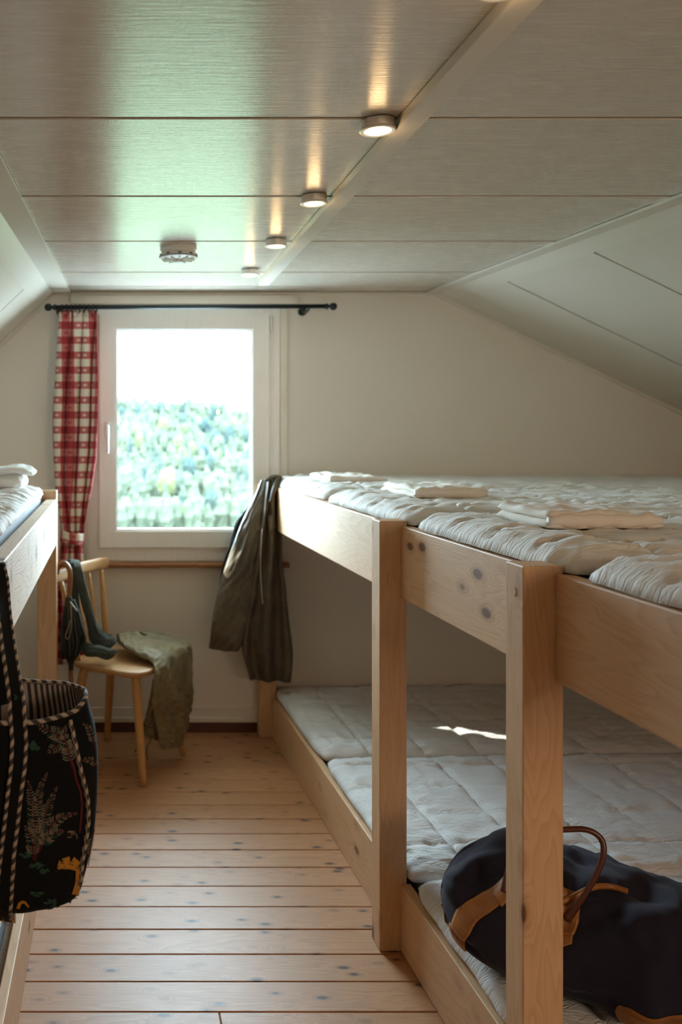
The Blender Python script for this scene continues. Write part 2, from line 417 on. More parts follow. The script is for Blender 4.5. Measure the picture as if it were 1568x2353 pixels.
XL, XR, YF = -1.42, 3.06, -1.7
wl = tag(box('wall_left', XL-.1, XL, YF-.1, YB+.10, -.2, 2.34, M['wall']), kind='structure')
wr = tag(box('wall_right', XR, XR+.1, YF-.1, YB+.10, -.2, 2.34, M['wall']), kind='structure')
wf = tag(box('wall_front', XL, XR, YF-.1, YF, -.2, 2.34, M['wall']), kind='structure')
bm = bmesh.new()
WX0, WX1, WZ0, WZ1 = -.104, .838, .833, 2.072
for a in ((XL, WX0, 0, 2.34), (WX1, XR, 0, 2.34), (WX0, WX1, 0, WZ0), (WX0, WX1, WZ1, 2.34)):
    box_bm(bm, a[0], a[1], YB, YB+.10, a[2]-(.2 if a[2] == 0 else 0), a[3])
bmesh.ops.remove_doubles(bm, verts=bm.verts, dist=1e-5)
wb = tag(done('wall_back', bm, M['wall']), kind='structure')
roof_light_block = tag(box('roof_light_block', XL-.3, XR+.3, YF-.3, 5.42, 2.34, 2.42, M['wall']), kind='structure')  # unseen slab, keeps out stray light; overhang lengthened to cut the sun

# flat ceiling: backing, panels between grooves, battens
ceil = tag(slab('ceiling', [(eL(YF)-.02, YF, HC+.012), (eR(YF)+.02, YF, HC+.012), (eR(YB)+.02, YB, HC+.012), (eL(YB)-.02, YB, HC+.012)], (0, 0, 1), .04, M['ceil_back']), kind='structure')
G = [YF, -.565, .045, .655, 1.265, 1.872, 2.50, 3.10, 3.714, YB]
g = .006
for y0, y1 in zip(G, G[1:]):
    def b(y): return .668-(3.92-y)*.0205
    for xa, xb in ((lambda y: eL(y), lambda y: b(y)+.02), (lambda y: b(y)+.022, lambda y: eR(y))):
        bm = bmesh.new()
        ya, yb = y0+g, y1-g; ym = ya+.07
        hexa(bm, [(xa(ya), ya, HC), (xb(ya), ya, HC), (xb(ym), ym, HC), (xa(ym), ym, HC)], (0, 0, 1), .0118)
        hexa(bm, [(xa(ym), ym, HC+.0014), (xb(ym), ym, HC+.0014), (xb(yb), yb, HC+.0014), (xa(yb), yb, HC+.0014)], (0, 0, 1), .0104)
        o = done('panel', bm, M['ceil'], ceil)
# centre batten, slightly sagging, ends before the back wall
bm = bmesh.new(); n = 24; prev = None
for i in range(n):
    ya, yb = lerp(YF, 3.92, i/n), lerp(YF, 3.92, (i+1)/n)
    def bx(y): return .668-(3.92-y)*.0205-.006*math.sin((y)*1.1)
    hexa(bm, [(bx(ya), ya, HC-.022), (bx(ya)+.046, ya, HC-.022), (bx(yb)+.046, yb, HC-.022), (bx(yb), yb, HC-.022)], (0, 0, 1), .022)
bmesh.ops.remove_doubles(bm, verts=bm.verts, dist=1e-5)
o = done('batten', bm, M['trim'], ceil); o['label'] = 'cream centre batten running along the ceiling lamps'
for e, w0, w1 in ((eR, -.055, .004), (eL, -.004, .082)):
    bm = bmesh.new()
    hexa(bm, [(e(YF)+w0, YF, HC-.009), (e(YF)+w1, YF, HC-.009), (e(YB)+w1, YB, HC-.009), (e(YB)+w0, YB, HC-.009)], (0, 0, 1), .009)
    done('edge_board', bm, M['trim'], ceil)

# sloping ceilings
def slope(name, e, k, sgn, xend):
    nr = Vector((sgn*k, 0, 1)).normalized()
    def P(x, y, off=0): return Vector((x, y, HC-k*abs(x-e(y))))+nr*off
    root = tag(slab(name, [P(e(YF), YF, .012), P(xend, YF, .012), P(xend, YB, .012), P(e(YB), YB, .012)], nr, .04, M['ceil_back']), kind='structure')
    for y0, y1 in zip(G, G[1:]):
        ya, yb = y0+g, y1-g; bm = bmesh.new()
        hexa(bm, [P(e(ya)+sgn*.075, ya), P(xend, ya), P(xend, yb), P(e(yb)+sgn*.075, yb)], nr, .0118)
        done('panel', bm, M['ceil_slope'], root)
    bm = bmesh.new()
    hexa(bm, [P(e(YF), YF, -.003), P(e(YF)+sgn*.078, YF, -.003), P(e(YB)+sgn*.078, YB, -.003), P(e(YB), YB, -.003)], nr, .014)
    done('edge_board', bm, M['trim'], root)
    # narrow bead where the slope meets the back wall
    bm = bmesh.new()
    hexa(bm, [P(e(YB), YB-.012, -.016), P(xend, YB-.012, -.016), P(xend, YB, -.016), P(e(YB), YB, -.016)], nr, .016)
    done('corner_bead', bm, M['trim'], root)
slope('ceiling_left', eL, SL, -1, XL-.02); slope('ceiling_right', eR, SR, 1, XR+.02)

# floor: subfloor and planks laid across the room
fl = tag(box('floor', XL, XR, YF, YB+.02, -.2, -.018, M['dark_gap']), kind='structure')
PW = .1215; k = 0; y = 4.29-.0675
edges = [YB]
yy = 2.209+PW*16
while yy > YF:
    edges.append(yy); yy -= PW
edges.append(YF)
pmesh = {}
for a, b in zip(edges, edges[1:]):
    if a-b < .01: continue
    wdt = round(a-b, 3)
    cuts = [XL+.002, XR-.002]
    if abs(b-2.209) < .09+PW and b < 2.2: cuts = [XL+.002, .28, XR-.002]
    for x0, x1 in zip(cuts, cuts[1:]):
        key = (wdt, round(x1-x0, 3))
        if key not in pmesh:
            bm = bmesh.new(); hw, hl = (a-b)/2-.0016, (x1-x0)/2-.0005
            box_bm(bm, -hl, hl, -hw, hw, -.018, 0, .0022, 1)
            o = done('plank', bm, floorwood, fl); pmesh[key] = o.data
        else:
            o = link('plank', pmesh[key], None, fl)
        o.location = ((x0+x1)/2, (a+b)/2, random.uniform(-.0006, .0003))

# skirting
bb = tag(box('baseboard_back', XL, XR, YB-.018, YB, .0, .052, M['brown'], bev=.003), kind='structure')
bm = bmesh.new(); box_bm(bm, XL, XR, YB-.010, YB, .053, .118, .002); box_bm(bm, XL, XR, YB-.026, YB, .050, .072, .003)
o = done('skirting_ledge', bm, M['trim'], bb); o['label'] = 'cream ledge board above the dark skirting'
tag(box('baseboard_left', XL, XL+.015, YF, YB, 0, .08, M['brown'], bev=.003), kind='structure')

# trims round the window
t1 = tag(box('trim_1', -.185, .916, YB-.022, YB, 2.088, 2.131, M['trim'], bev=.002), kind='structure')
t2 = tag(box('trim_2', eL(YB)-.01, eR(YB), YB-.012, YB, 2.133, HC, M['trim'], bev=.002), kind='structure')
t3 = tag(box('trim_3', .838, .872, YB-.012, YB, .829, 2.088, M['trim'], bev=.002), kind='structure')
t4 = tag(box('trim_4', -.135, -.104, YB-.012, YB, .829, 2.088, M['trim'], bev=.002), kind='structure')

# window: fixed frame, sash, pane, handle, hinge, sill
win = empty('window_1', ((WX0+WX1)/2, YB, WZ0)); tag(win, kind='structure')
wo = Vector(win.location)
def ring(name, x0, x1, z0, z1, wl_, wr_, wb_, wt_, y0, y1, mat, parent, bev=.003):
    bm = bmesh.new(); q = -wo
    P = [((x0, z0), (x0+wl_, z0+wb_)), ((x1, z0), (x1-wr_, z0+wb_)), ((x1, z1), (x1-wr_, z1-wt_)), ((x0, z1), (x0+wl_, z1-wt_))]
    for i in range(4):
        (a, ai), (b, bi) = P[i], P[(i+1) % 4]
        qd = [Vector((a[0], y0, a[1]))+q, Vector((b[0], y0, b[1]))+q, Vector((bi[0], y0, bi[1]))+q, Vector((ai[0], y0, ai[1]))+q]
        hexa(bm, qd, (0, 1, 0), y1-y0)
    bmesh.ops.recalc_face_normals(bm, faces=bm.faces)
    if bev:
        bmesh.ops.bevel(bm, geom=[e for e in bm.edges if e.calc_length() > .3], offset=bev, segments=2, affect='EDGES')
    return done(name, bm, mat, parent)
fr = ring('window_frame', WX0, WX1, WZ0, WZ1, .062, .062, .075, .04, YB-.006, YB+.06, M['frame'], win)
sa = ring('sash', -.047, .782, .900, 2.039, .083, .083, .083, .077, YB-.030, YB+.016, M['frame'], win, .004)
ring('glazing_bead', .033, .702, .980, 1.965, .010, .010, .012, .010, YB-.016, YB+.014, M['frame'], sa, .002)
b_ = bmesh.new(); box_bm(b_, .036-wo.x, .699-wo.x, .005, .009, .983-wo.z, 1.962-wo.z); done('pane', b_, M['glass'], win)
# handle on the left of the sash
hd = U(247, 985, YB-.03)-wo
h = box('handle', hd.x-.012, hd.x+.012, hd.y-.010, hd.y+.002, hd.z-.05, hd.z+.035, M['white_plastic'], win, .003)
tube('handle_lever', [hd+Vector((0, -.008, .012)), hd+Vector((0, -.035, .012)), hd+Vector((0, -.042, 0)), hd+Vector((0, -.040, -.06)), hd+Vector((.001, -.034, -.118))], [.008, .008, .0085, .008, .007], M['white_plastic'], h, 10, sub=5)
hg = empty('h'); bpy.data.objects.remove(hg)
hz = U(621, 740, YB-.03)-wo
lathe('hinge', [(.006, -.045), (.0075, -.044), (.0075, -.002), (.006, -.001), (.006, .001), (.0075, .002), (.0075, .030), (.006, .031)], M['frame'], win, 12, (hz.x+.008, hz.y+.006, hz.z))
# sill with an uneven front edge
def sillf(u, v):
    pass
bm = bmesh.new(); n = 60; rows = []
for i in range(n+1):
    x = lerp(-.11, .876, i/n); f = YB-.050+.006*nz(x*9, 3)+.003*nz(x*40, 1)
    rows.append([bm.verts.new((x-wo.x, yv-wo.y, zv-wo.z)) for yv, zv in ((YB, .829), (f, .829-.001), (f-.003, .820), (f+.003, .806+.002*nz(x*20, 9)), (YB, .806))])
for r0, r1 in zip(rows, rows[1:]):
    for k in range(5): bm.faces.new((r0[k], r0[(k+1) % 5], r1[(k+1) % 5], r1[k]))
bm.faces.new(rows[0]); bm.faces.new(rows[-1])
o = done('sill', bm, sillwood, win); o['label'] = 'thin rough brown wooden window board'

# ------------------------------------------------------------------ ceiling lamps
def lamp(x, y, label):
    r = empty('ceiling_lamp', (x, y, HC)); tag(r, label, 'lamp', 'round surface lamps along the centre batten')
    hb = lathe('housing', [(.033, 0), (.0365, -.001), (.0365, -.018), (.0375, -.0185), (.0385, -.0225), (.036, -.0245), (.029, -.0235), (.027, -.019)], M['steel'], r, 40)
    lathe('lens', [(.0265, -.0185), (.0265, -.0215), (.022, -.0228), (.008, -.0235)], M['lens'], r, 32)
    l = bpy.data.lights.new('lamp_light', 'POINT'); l.shadow_soft_size = .018; l.energy = .13; l.color = (1, .62, .28)
    o = bpy.data.objects.new('lamp_light', l); C.objects.link(o); o.parent = r; o.location = (0, 0, -.045)
    return r
ly = [(.583, 1.885), (.588, 2.494), (.591, 3.077), (.593, 3.652)]
ll = ['round steel ceiling lamp with the largest glowing lens, nearest and brightest of four',
      'round steel ceiling lamp second from the nearest, between the largest lamp and two smaller',
      'small round ceiling lamp third along the batten, above and right of the smoke detector',
      'smallest round ceiling lamp at the window end of the batten']
for (x, y), t in zip(ly, ll): lamp(x, y, t)
# the same row goes on out of the picture above the camera
lamp(.578, 1.275, 'round ceiling lamp at the top edge of the photo, mostly out of view')

# smoke detector
sd = empty('smoke_detector', (.256, 3.2, HC)); tag(sd, 'round white plastic smoke detector on the ceiling in front of the window', 'smoke detector')
lathe('base', [(.066, 0), (.067, -.002), (.067, -.012), (.062, -.014), (.061, -.020)], M['white_plastic'], sd, 48)
bd = lathe('body', [(.058, -.016), (.062, -.022), (.068, -.026), (.0705, -.034), (.0695, -.040), (.060, -.044), (.040, -.046), (.02, -.047)], M['white_plastic'], sd, 48)
lathe('slot_ring', [(.0705, -.036), (.0712, -.0365), (.0712, -.0385), (.0705, -.039)], M['dark_gap'], bd, 48)
lathe('button', [(.016, -.046), (.020, -.050), (.019, -.056), (.012, -.059), (.004, -.0595)], M['white_plastic'], sd, 24)
bm = bmesh.new()
for k in range(12):
    a = 2*PI*k/12; m = Matrix.Rotation(a, 3, 'Z')
    bb_ = bmesh.new(); box_bm(bb_, .020, .060, -.0018, .0018, -.050, -.0435)
    me = bpy.data.meshes.new('tmp'); bb_.to_mesh(me); bb_.free(); me.transform(m.to_4x4()); bm.from_mesh(me); bpy.data.meshes.remove(me)
done('vent_ribs', bm, M['white_plastic'], sd)
for k in range(10):
    a = 2*PI*k/10
    o = box('vent_slot', -.006, .006, -.0012, .0012, -.034, -.029, M['dark_gap'], sd); o.location = (.0698*math.sin(a), -.0698*math.cos(a), 0); o.rotation_euler = (0, 0, a)

# ------------------------------------------------------------------ curtain rod and curtain
RY = 4.135
RZ = EYE+(985-705)*RY/F
rx0, rx1 = U(122, 705, RY).x, U(755, 705, RY).x
rod = empty('curtain_rod', ((rx0+rx1)/2, RY, RZ)); tag(rod, 'black iron curtain rod with ball ends above the window', 'curtain rod')
ro = Vector(rod.location)
tube('pole', [Vector((rx0, RY, RZ-.002))-ro, Vector((rx1, RY, RZ+.003))-ro], .0105, M['iron'], rod, 16)
for s, x in ((-1, rx0), (1, rx1)):
    lathe('finial', [(.0125, -.014), (.014, -.012), (.014, -.004), (.007, 0), (.007, .006), (.012, .008), (.0165, .014), (.0182, .023), (.0165, .032), (.010, .039), (.002, .041)] if s > 0 else
          [(.002, -.041), (.010, -.039), (.0165, -.032), (.0182, -.023), (.0165, -.014), (.012, -.008), (.007, -.006), (.007, 0), (.014, .004), (.014, .012), (.0125, .014)], M['iron'], rod, 24, (x-ro.x, 0, .002*s), axis='x')
for px in (136, 708):
    x = U(px, 705, RY).x-ro.x
    bk = lathe('bracket', [(.017, .116), (.021, .118), (.021, .124), (.012, .125)], M['iron'], rod, 20, (x, 0, -.006), axis='y')
    tube('bracket_arm', [(x, .118, -.012), (x, .05, -.018), (x, .012, -.017), (x, -.004, -.013), (x, -.012, -.004)], .0065, M['iron'], bk, 10, sub=4)
for k in range(9):
    x = U(lerp(143, 224, k/8), 705, RY).x-ro.x
    pts = [(x+.002*math.sin(a)*random.uniform(-1, 1), .0175*math.sin(a), -.006+.0175*math.cos(a)) for a in [2*PI*i/20 for i in range(21)]]
    rg = tube('ring', pts, .0028, M['iron'], rod, 8, caps=False)
ct_keys = [(716, 130, 228), (780, 127, 228), (870, 124, 227), (960, 122, 225), (1040, 121.5, 221), (1110, 124, 212), (1170, 132, 202), (1215, 138, 196), (1240, 139, 194), (1262, 138, 193), (1300, 135, 194), (1400, 130, 197), (1527, 127, 203)]
CW, CD = .36, 4.155
def curt(s, v, off=0, wob=1):
    f = v*(len(ct_keys)-1); i = min(int(f), len(ct_keys)-2); u = f-i
    a, b = ct_keys[i], ct_keys[i+1]
    py = lerp(a[0], b[0], u); l = lerp(a[1], b[1], smooth(u)*.5+u*.5); r = lerp(a[2], b[2], smooth(u)*.5+u*.5)
    fo = s*3.6+.25*math.sin(v*5)+.12*nz(s*3, v*6)
    pin = 1-.45*math.exp(-((py-1240)/45)**2)
    x = l+(r-l)*s+(r-l)*.055*math.sin(fo*2*PI+1.2)*pin
    d = CD+.024*math.sin(fo*2*PI)*pin*smooth(v*6+.3)+.006*nz(s*10, v*20)-off
    if v < .02: d += .003*math.sin(s*90)
    return U(x, py, d)
def vz(v):
    f = v*(len(ct_keys)-1); i = min(int(f), len(ct_keys)-2); return -(lerp(ct_keys[i][0], ct_keys[i+1][0], f-i))*CD/F
cur = grid('curtain', lambda s, v: curt(s, v), 90, 150, M['check'], None, .0015, lambda s, v: (s*CW+.012, vz(v)))
tag(cur, 'red and cream gingham curtain tied back left of the window', 'curtain')
def tie(s, v):
    p = curt(s, (7.35+1.15*v)/12, .030); q = curt(.5, (7.35+1.15*v)/12, .030)
    return Vector((lerp(p.x, q.x+(s-.5)*.118, .6), lerp(p.y, q.y-.012+.05*(2*s-1)**2, .8), p.z+(.010 if s < .5 else -.006)*(abs(s-.5)*2)))
grid('tieback', tie, 40, 8, M['check'], cur, .003, lambda s, v: (s*.13+.02, v*.06+.036))
hd_ = grid('heading', lambda s, v: curt(s, v*.02)+Vector((0, -.003-.004*math.sin(s*70), .004+.006*abs(math.sin(s*45)))), 90, 3, M['check'], cur, .002, lambda s, v: (s*CW+.012, .07-v*.02))

# ------------------------------------------------------------------ outside: wooded slope across the valley
def tslope(a, d):
    s = -.135+.055*smooth((d-150)/250)+.060*smooth((d-330)/330)+.050*smooth((d-620)/280)
    top = .022-.10*max(-.2, min(.4, a-.01))
    s = min(s, top) if d > 500 else s
    return s
def tz(x, y):
    d = max(y, 6); a = x/d
    z = EYE+d*tslope(a, d)+(nz(x/60, y/60)*9+nz(x/23, y/23)*3)*smooth((d-60)/160)
    z -= max(0, d-900)*.25
    return z-.0*smooth((60-d)/40)*2
def terr(u, v):
    d = 5.5+1100*v**1.7; return Vector(((-.55+1.25*u)*(d+20), d, tz((-.55+1.25*u)*(d+20), d)-.6))
M['hill'] = plain('meadow_grass', (.060, .072, .046), .9, noise_amt=.35, scale=.15, Specular_IOR_Level=0.0)
hill = tag(grid('hillside', terr, 90, 90, M['hill']), kind='structure')
def leaf(name, c1, c2):
    N = NT(name); r = N.n('ShaderNodeObjectInfo').outputs['Random']; n = N.noise(N.coord('Object'), 1.4, 3, .6)
    N.set('Specular IOR Level', 0.0); N.set('Base Color', N.mix(N.ramp(N.math('ADD', N.math('MULTIPLY', r, .5), N.math('MULTIPLY', n, .5)), [(.3, 0.0), (.7, 1.0)]), c1, c2)); N.set('Roughness', .8); return N.m
M['spruce'] = leaf('hazy_spruce_needles', (.0180, .0270, .0260), (.0420, .0490, .0340))  # distance haze put into the colour as a pale bluish green
M['broad'] = leaf('broad_leaves', (.0400, .0500, .0270), (.0520, .0560, .0280))
def conifer(name, mat, seed):
    rnd = random.Random(seed); vs = []; fs = []; L = 9; n = 9
    for k in range(L):
        z0 = .10+.88*k/L; r = .20*(1-k/L)**.85+.015; zt = z0+.21
        b = len(vs)
        for i in range(n):
            a = 2*PI*i/n+k*.5; rr = r*rnd.uniform(.7, 1.2); vs.append((rr*math.cos(a), rr*math.sin(a), z0-.02*rnd.random()))
        vs.append((0, 0, min(zt, 1.0))); 
        for i in range(n): fs.append((b+i, b+(i+1) % n, b+n))
    return mesh(name, vs, fs, mat, None, False)
def crown(name, mat, seed):
    bm = bmesh.new(); bmesh.ops.create_icosphere(bm, subdivisions=3, radius=1)
    for v in bm.verts:
        d = v.co.copy(); k = 1+.28*nz(d.x*2.2+seed, d.y*2.2, d.z*2.2)+.16*nz(d.x*6, d.y*6+seed, d.z*6)
        v.co = Vector((d.x*.34*k, d.y*.34*k, .56+d.z*.44*k))
    return done(name, bm, mat, None, False)
protos = [conifer('tree', M['spruce'], 1), conifer('tree', M['spruce'], 2), crown('tree', M['broad'], 3), crown('tree', M['spruce'], 8)]
for o in protos: C.objects.unlink(o)
labs = ['dark green spruce on the wooded hillside beyond the window']*2+['pale green broadleaf tree on the hillside beyond the window', 'round dark green tree on the hillside beyond the window']
rt = random.Random(5); cnt = 0
spots = []
for i in range(9000):
    px = rt.uniform(215, 655); d = 235+650*rt.random()**1.1; x_ = (px-CX)/F*d
    if all((x_-a_)**2+(d-b_)**2 > (7.5+d/150)**2 for _, b_, a_ in spots): spots.append((px, d, x_))
    if len(spots) >= 285: break
spots.sort(key=lambda q: q[1])
TX = []
for px, d, x in spots:
    TX.append((x, d)); kk = rt.random()
    low = d < 290
    k = 2 if (kk < (.40 if low else .10)) else (3 if kk < .42 else (0 if kk < .7 else 1))
    o = protos[k].copy(); C.objects.link(o)
    hgt = rt.uniform(7, 11)*(.8 if low else 1)*(1+d/1500)
    o.location = (x, d, tz(x, d)-.8); o.scale = (hgt*(rt.uniform(.75, 1.05) if k in (0, 1) else rt.uniform(.55, .8)),)*2+(hgt,); o.rotation_euler = (0, 0, rt.uniform(0, 6))
    tag(o, labs[k], 'tree', ['spruces on the hillside', 'spruces on the hillside', 'pale broadleaf trees on the hillside', 'round dark trees on the hillside'][k])
# the rest of the forest as one mass
vs = []; fs = []
for i in range(11000):
    d = 225+740*rt.random()**1.0; x = (-.35+.85*rt.random())*d
    h_ = rt.uniform(6, 10)*(1+d/1600); r = h_*rt.uniform(.15, .24); z = tz(x, d)-.8; b = len(vs)
    if any((x-q)**2+(d-e)**2 < (4.2+r+d/260)**2 for q, e in TX): continue
    for zz, rr in ((.15, .9), (.5, 1.0), (.8, .55)):
        for q in range(6):
            a = q*PI/3+zz*2; w_ = r*rr*rt.uniform(.8, 1.15); vs.append((x+w_*math.cos(a), d+w_*math.sin(a), z+h_*zz))
    vs.append((x, d, z+h_))
    for l in range(2):
        for q in range(6): fs.append((b+l*6+q, b+l*6+(q+1) % 6, b+l*6+6+(q+1) % 6, b+l*6+6+q))
    for q in range(6): fs.append((b+12+q, b+12+(q+1) % 6, b+18))
fo = mesh('forest', vs, fs, M['spruce'], None, False); tag(fo, 'mixed green forest covering the hillside behind the single trees', 'forest', kind='stuff')
# ------------------------------------------------------------------ right bunk platform
BR = .0245
BO = Vector((.787, 1.652, 0))
Rb = Matrix.Translation(BO) @ Matrix.Rotation(BR, 4, 'Z')
rb = empty('bunk_bed', BO, BR)
tag(rb, 'long pine double-deck bunk platform with thick square posts, right of the aisle', 'bunk bed')
PH = 1.219
for y0 in (0, .811, 2.518, -.90):
    o = box('post', 0, .078, y0, y0+.070, 0, PH if y0 != 2.518 else 1.212, pine[2], rb, .003, 2)
    if y0 == 0:
        q = lathe('dowel_plug', [(.0001, 0), (.0085, 0), (.0095, .0015), (.0095, .004)], pine[1], o, 20, (-.0012, .035, 1.165), axis='x'); q['label'] = 'grey round plug near the top of the post'
for y0 in (-.90, .811, 2.518):
    box('post', 2.02, 2.098, y0, y0+.07, 0, 1.14, pine[2], rb, .003)
for y0, y1 in ((.0705, .8105), (.8815, 2.5175), (-.8295, -.0005)):
    box('side_rail', .062, .094, y0, y1, 1.0, 1.204, pine[1], rb, .0025)
    box('base_rail', .060, .088, y0, y1, 0.001, .192, pine[1], rb, .0025)
box('back_rail', 2.0, 2.02, -.9, 2.588, 1.0, 1.14, pine[1], rb, .003)
for k in range(11):
    y0 = -.80+k*.31
    box('slat', .096, 1.998, y0, y0+.27, 1.125, 1.145, pine[0], rb, .002)
box('platform_board', .09, 2.02, -.83, 2.58, .085, .105, pine[0], rb)

def pillowtop(name, x0, x1, y0, y1, zm, hu, hl, r, mat, parent, seed, lines, dx=.013, pucker=1.0, edge=1.0, step=None):
    """padded cover: two skins meeting at a rim; quilting lines, puckers and wavy rim are real relief"""
    nx = int((x1-x0)/dx) if not step else step[0]; ny = int((y1-y0)/.0125) if not step else step[1]
    def sp(n, x0, x1):
        # finer near the edges
        out = []
        for i in range(n+1):
            t = i/n; out.append(x0+(x1-x0)*(t-.10*math.sin(2*PI*t)/(2*PI)*4))
        return out
    xs = sp(nx, 0, 1); ys = sp(ny, 0, 1); W, D = x1-x0, y1-y0
    def prof(d):
        d = min(1, max(0, d)); return (1-(1-d)**2.4)**(1/2.0)
    vs = []; fs = []; idx = {}; uvs = []
    for side in (1, -1):
        for j, ty in enumerate(ys):
            for i, tx in enumerate(xs):
                rim = i in (0, nx) or j in (0, ny)
                if side < 0 and rim: continue
                x, y = tx*W, ty*D
                dxe = min(x, W-x); dye = min(y, D-y)
                p_ = prof(dxe/r)*prof(dye/r) if side > 0 else prof(dxe/.03)*prof(dye/.03)
                X, Y = x0+x, y0+y
                # wavy rim
                fx = max(0, 1-dxe/.12); fy = max(0, 1-dye/.12)
                ox = edge*fx*(.007*nz(Y*7+seed, 1)+.004*nz(Y*22+seed, 4))*(1 if x < W/2 else -1)
                oy = edge*fy*(.006*nz(X*6+seed, 7)+.004*nz(X*19, seed))*(1 if y < D/2 else -1)
                cq = .019*(fx*fy)**1.6
                ox += cq if x < W/2 else -cq; oy += cq if y < D/2 else -cq
                z = zm
                if side > 0:
                    z += hu*p_
                    ql = 0; pk = 0
                    for (ax, off, pitch) in lines:
                        c = (Y-y0-off) if ax == 'x' else (X-x0-off)
                        dd = (c/pitch)-round(c/pitch); dd = abs(dd)*pitch
                        ql = max(ql, math.exp(-(dd/.0075)**2))
                        pk += math.exp(-(dd/.04)**2)*nz((X if ax == 'x' else Y)*34+seed, (Y if ax == 'x' else X)*5, 2.5)
                    inn = smooth(dxe/.04)*smooth(dye/.04)
                    z -= .013*ql*inn
                    z += pucker*.010*pk*inn
                    z += pucker*inn*(.0065*nz(X*3.2+seed, Y*3.2)+.0045*nz(X*8, Y*15+seed)+.0045*(1-2*abs(nz(X*13+seed, Y*30+2*nz(X*5,Y*5), seed)))+.0022*nz(X*30, Y*44, seed))
                    # gathers running in from the front and side edges
                    g_ = math.exp(-dxe/.12)
                    z += edge*g_*p_*(.009*nz(Y*15+seed+3*nz(Y*4, X*6), X*2.2)+.005*nz(Y*40+seed+3*nz(Y*6, X*9), X*4))
                    g_ = math.exp(-dye/.09)
                    z += edge*g_*.010*p_*nz(X*24+seed, Y*3)
                else:
                    z -= hl*p_
                z += (0 if side < 0 else 1)*0
                if rim: z += edge*.004*nz(X*9+seed, Y*9)
                idx[(side, i, j)] = len(vs); vs.append((X+ox, Y+oy, z)); uvs.append((x, y))
                if rim: idx[(-1, i, j)] = idx[(1, i, j)]
    for side in (1, -1):
        for j in range(ny):
            for i in range(nx):
                q = (idx[(side, i, j)], idx[(side, i+1, j)], idx[(side, i+1, j+1)], idx[(side, i, j+1)])
                fs.append(q if side > 0 else q[::-1])
    return mesh(name, vs, fs, mat, parent, True, uvs)

QL = [('x', .16, .205), ('y', .19, .215)]
BND = [2.572, 1.67, .775, -.045, -.86]
def mattress(i, zb, label, group, low=False, seed=0):
    y1, y0 = BND[i]-.006, BND[i+1]+.006
    r = empty('mattress', Rb @ Vector((.10, (y0+y1)/2, zb)), BR); tag(r, label, 'mattress', group)
    o = Vector((.10, (y0+y1)/2, zb)); A = lambda v: v
    X0 = .108; 
    if low:
        c = box('core', X0+.0-o.x, 1.97-o.x, y0+.012-o.y, y1-.012-o.y, 0.001, .088, M['core'], r, .012, 3)
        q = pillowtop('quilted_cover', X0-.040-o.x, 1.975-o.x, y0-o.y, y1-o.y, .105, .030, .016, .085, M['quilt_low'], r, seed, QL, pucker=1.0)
    else:
        c = box('core', X0+.012-o.x, 1.97-o.x, y0+.014-o.y, y1-.014-o.y, 0.001, .053, M['core'], r, .012, 3)
        q = pillowtop('quilted_cover', .068-o.x, 1.975-o.x, y0-.004-o.y, y1+.004-o.y, .0605, .046, .002, .10, M['quilt'], r, seed, QL, pucker=1.0)
    return r
up = ['white quilted mattress in the far corner of the upper bunk deck, against the back wall',
      'white quilted mattress second from the back wall on the upper deck, under a folded sheet',
      'white quilted mattress on the upper deck between the two nearer posts',
      'white quilted mattress nearest the camera on the upper deck, rounded corner over the near rail']
lo = ['pale quilted mattress on the lower deck against the back wall, with a streak of sunlight',
      'pale quilted mattress on the lower deck behind the navy bag',
      'pale quilted mattress on the lower deck under the navy bag',
      'pale quilted mattress at the near end of the lower deck, right of the nearest post']
for i in range(4):
    mattress(i, 1.147, up[i], 'upper deck mattresses', False, 11.3*i+2)
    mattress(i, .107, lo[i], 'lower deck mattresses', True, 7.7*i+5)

# folded sheets: a few layers of linen folded over, corners slightly askew
def folded(name, c, sx, sy, h, rz, mat, label, cat, seed, layers=3, z0=0, tilt=0):
    r = empty(name, c, rz); tag(r, label, cat, None)
    for k in range(layers):
        zb = h*k/layers*.96; hh = h/layers
        def P(u, v, top):
            x = (u-.5)*sx*(1-.02*k)+.006*nz(v*3+seed, k)+.010*nz(seed, k*3.3); y = (v-.5)*sy*(1-.03*k)+.008*nz(u*3, seed+k)+.009*nz(k*2.2, seed)
            e = min(1, min(u, 1-u)*14)*min(1, min(v, 1-v)*14); e = math.sqrt(max(0, 1-(1-e)**2))
            wv = .0050*nz(x*16+seed, y*16, k*.4)+.0030*nz(x*50, y*14, seed)
            mid = zb+hh*.5
            z = mid+(hh*.62*e if top else -hh*.48*e)+wv*(1.0+.5*k)*(.3+e if top else .3+.2*e)
            # the fold droops at the far corner
            z -= .006*smooth((u-.75)*4)*k
            return Vector((x, y, max(z, .0006)))
        n, m = 44, 44; vs = []; fs = []; id_ = {}
        for s in (1, 0):
            for j in range(m+1):
                for i in range(n+1):
                    rim = i in (0, n) or j in (0, m)
                    if s == 0 and rim: id_[(0, i, j)] = id_[(1, i, j)]; continue
                    id_[(s, i, j)] = len(vs); vs.append(P(i/n, j/m, s == 1))
        for s in (1, 0):
            for j in range(m):
                for i in range(n):
                    q = (id_[(s, i, j)], id_[(s, i+1, j)], id_[(s, i+1, j+1)], id_[(s, i, j+1)]); fs.append(q if s else q[::-1])
        mesh('folded_layer', vs, fs, mat, r, True)
    # rolled front fold
    pts = [(-sx*.5+.004+sx*.96*t, -sy*.5+.008+.004*nz(t*4, seed), h*.5+.003*nz(t*5, seed, 2)) for t in [i/16 for i in range(17)]]
    o = tube('rolled_fold', pts, [h*.28]*2+[h*(.38+.05*math.sin(i*1.7)) for i in range(13)]+[h*.26]*2, mat, r, 16, True, 1)
    return r
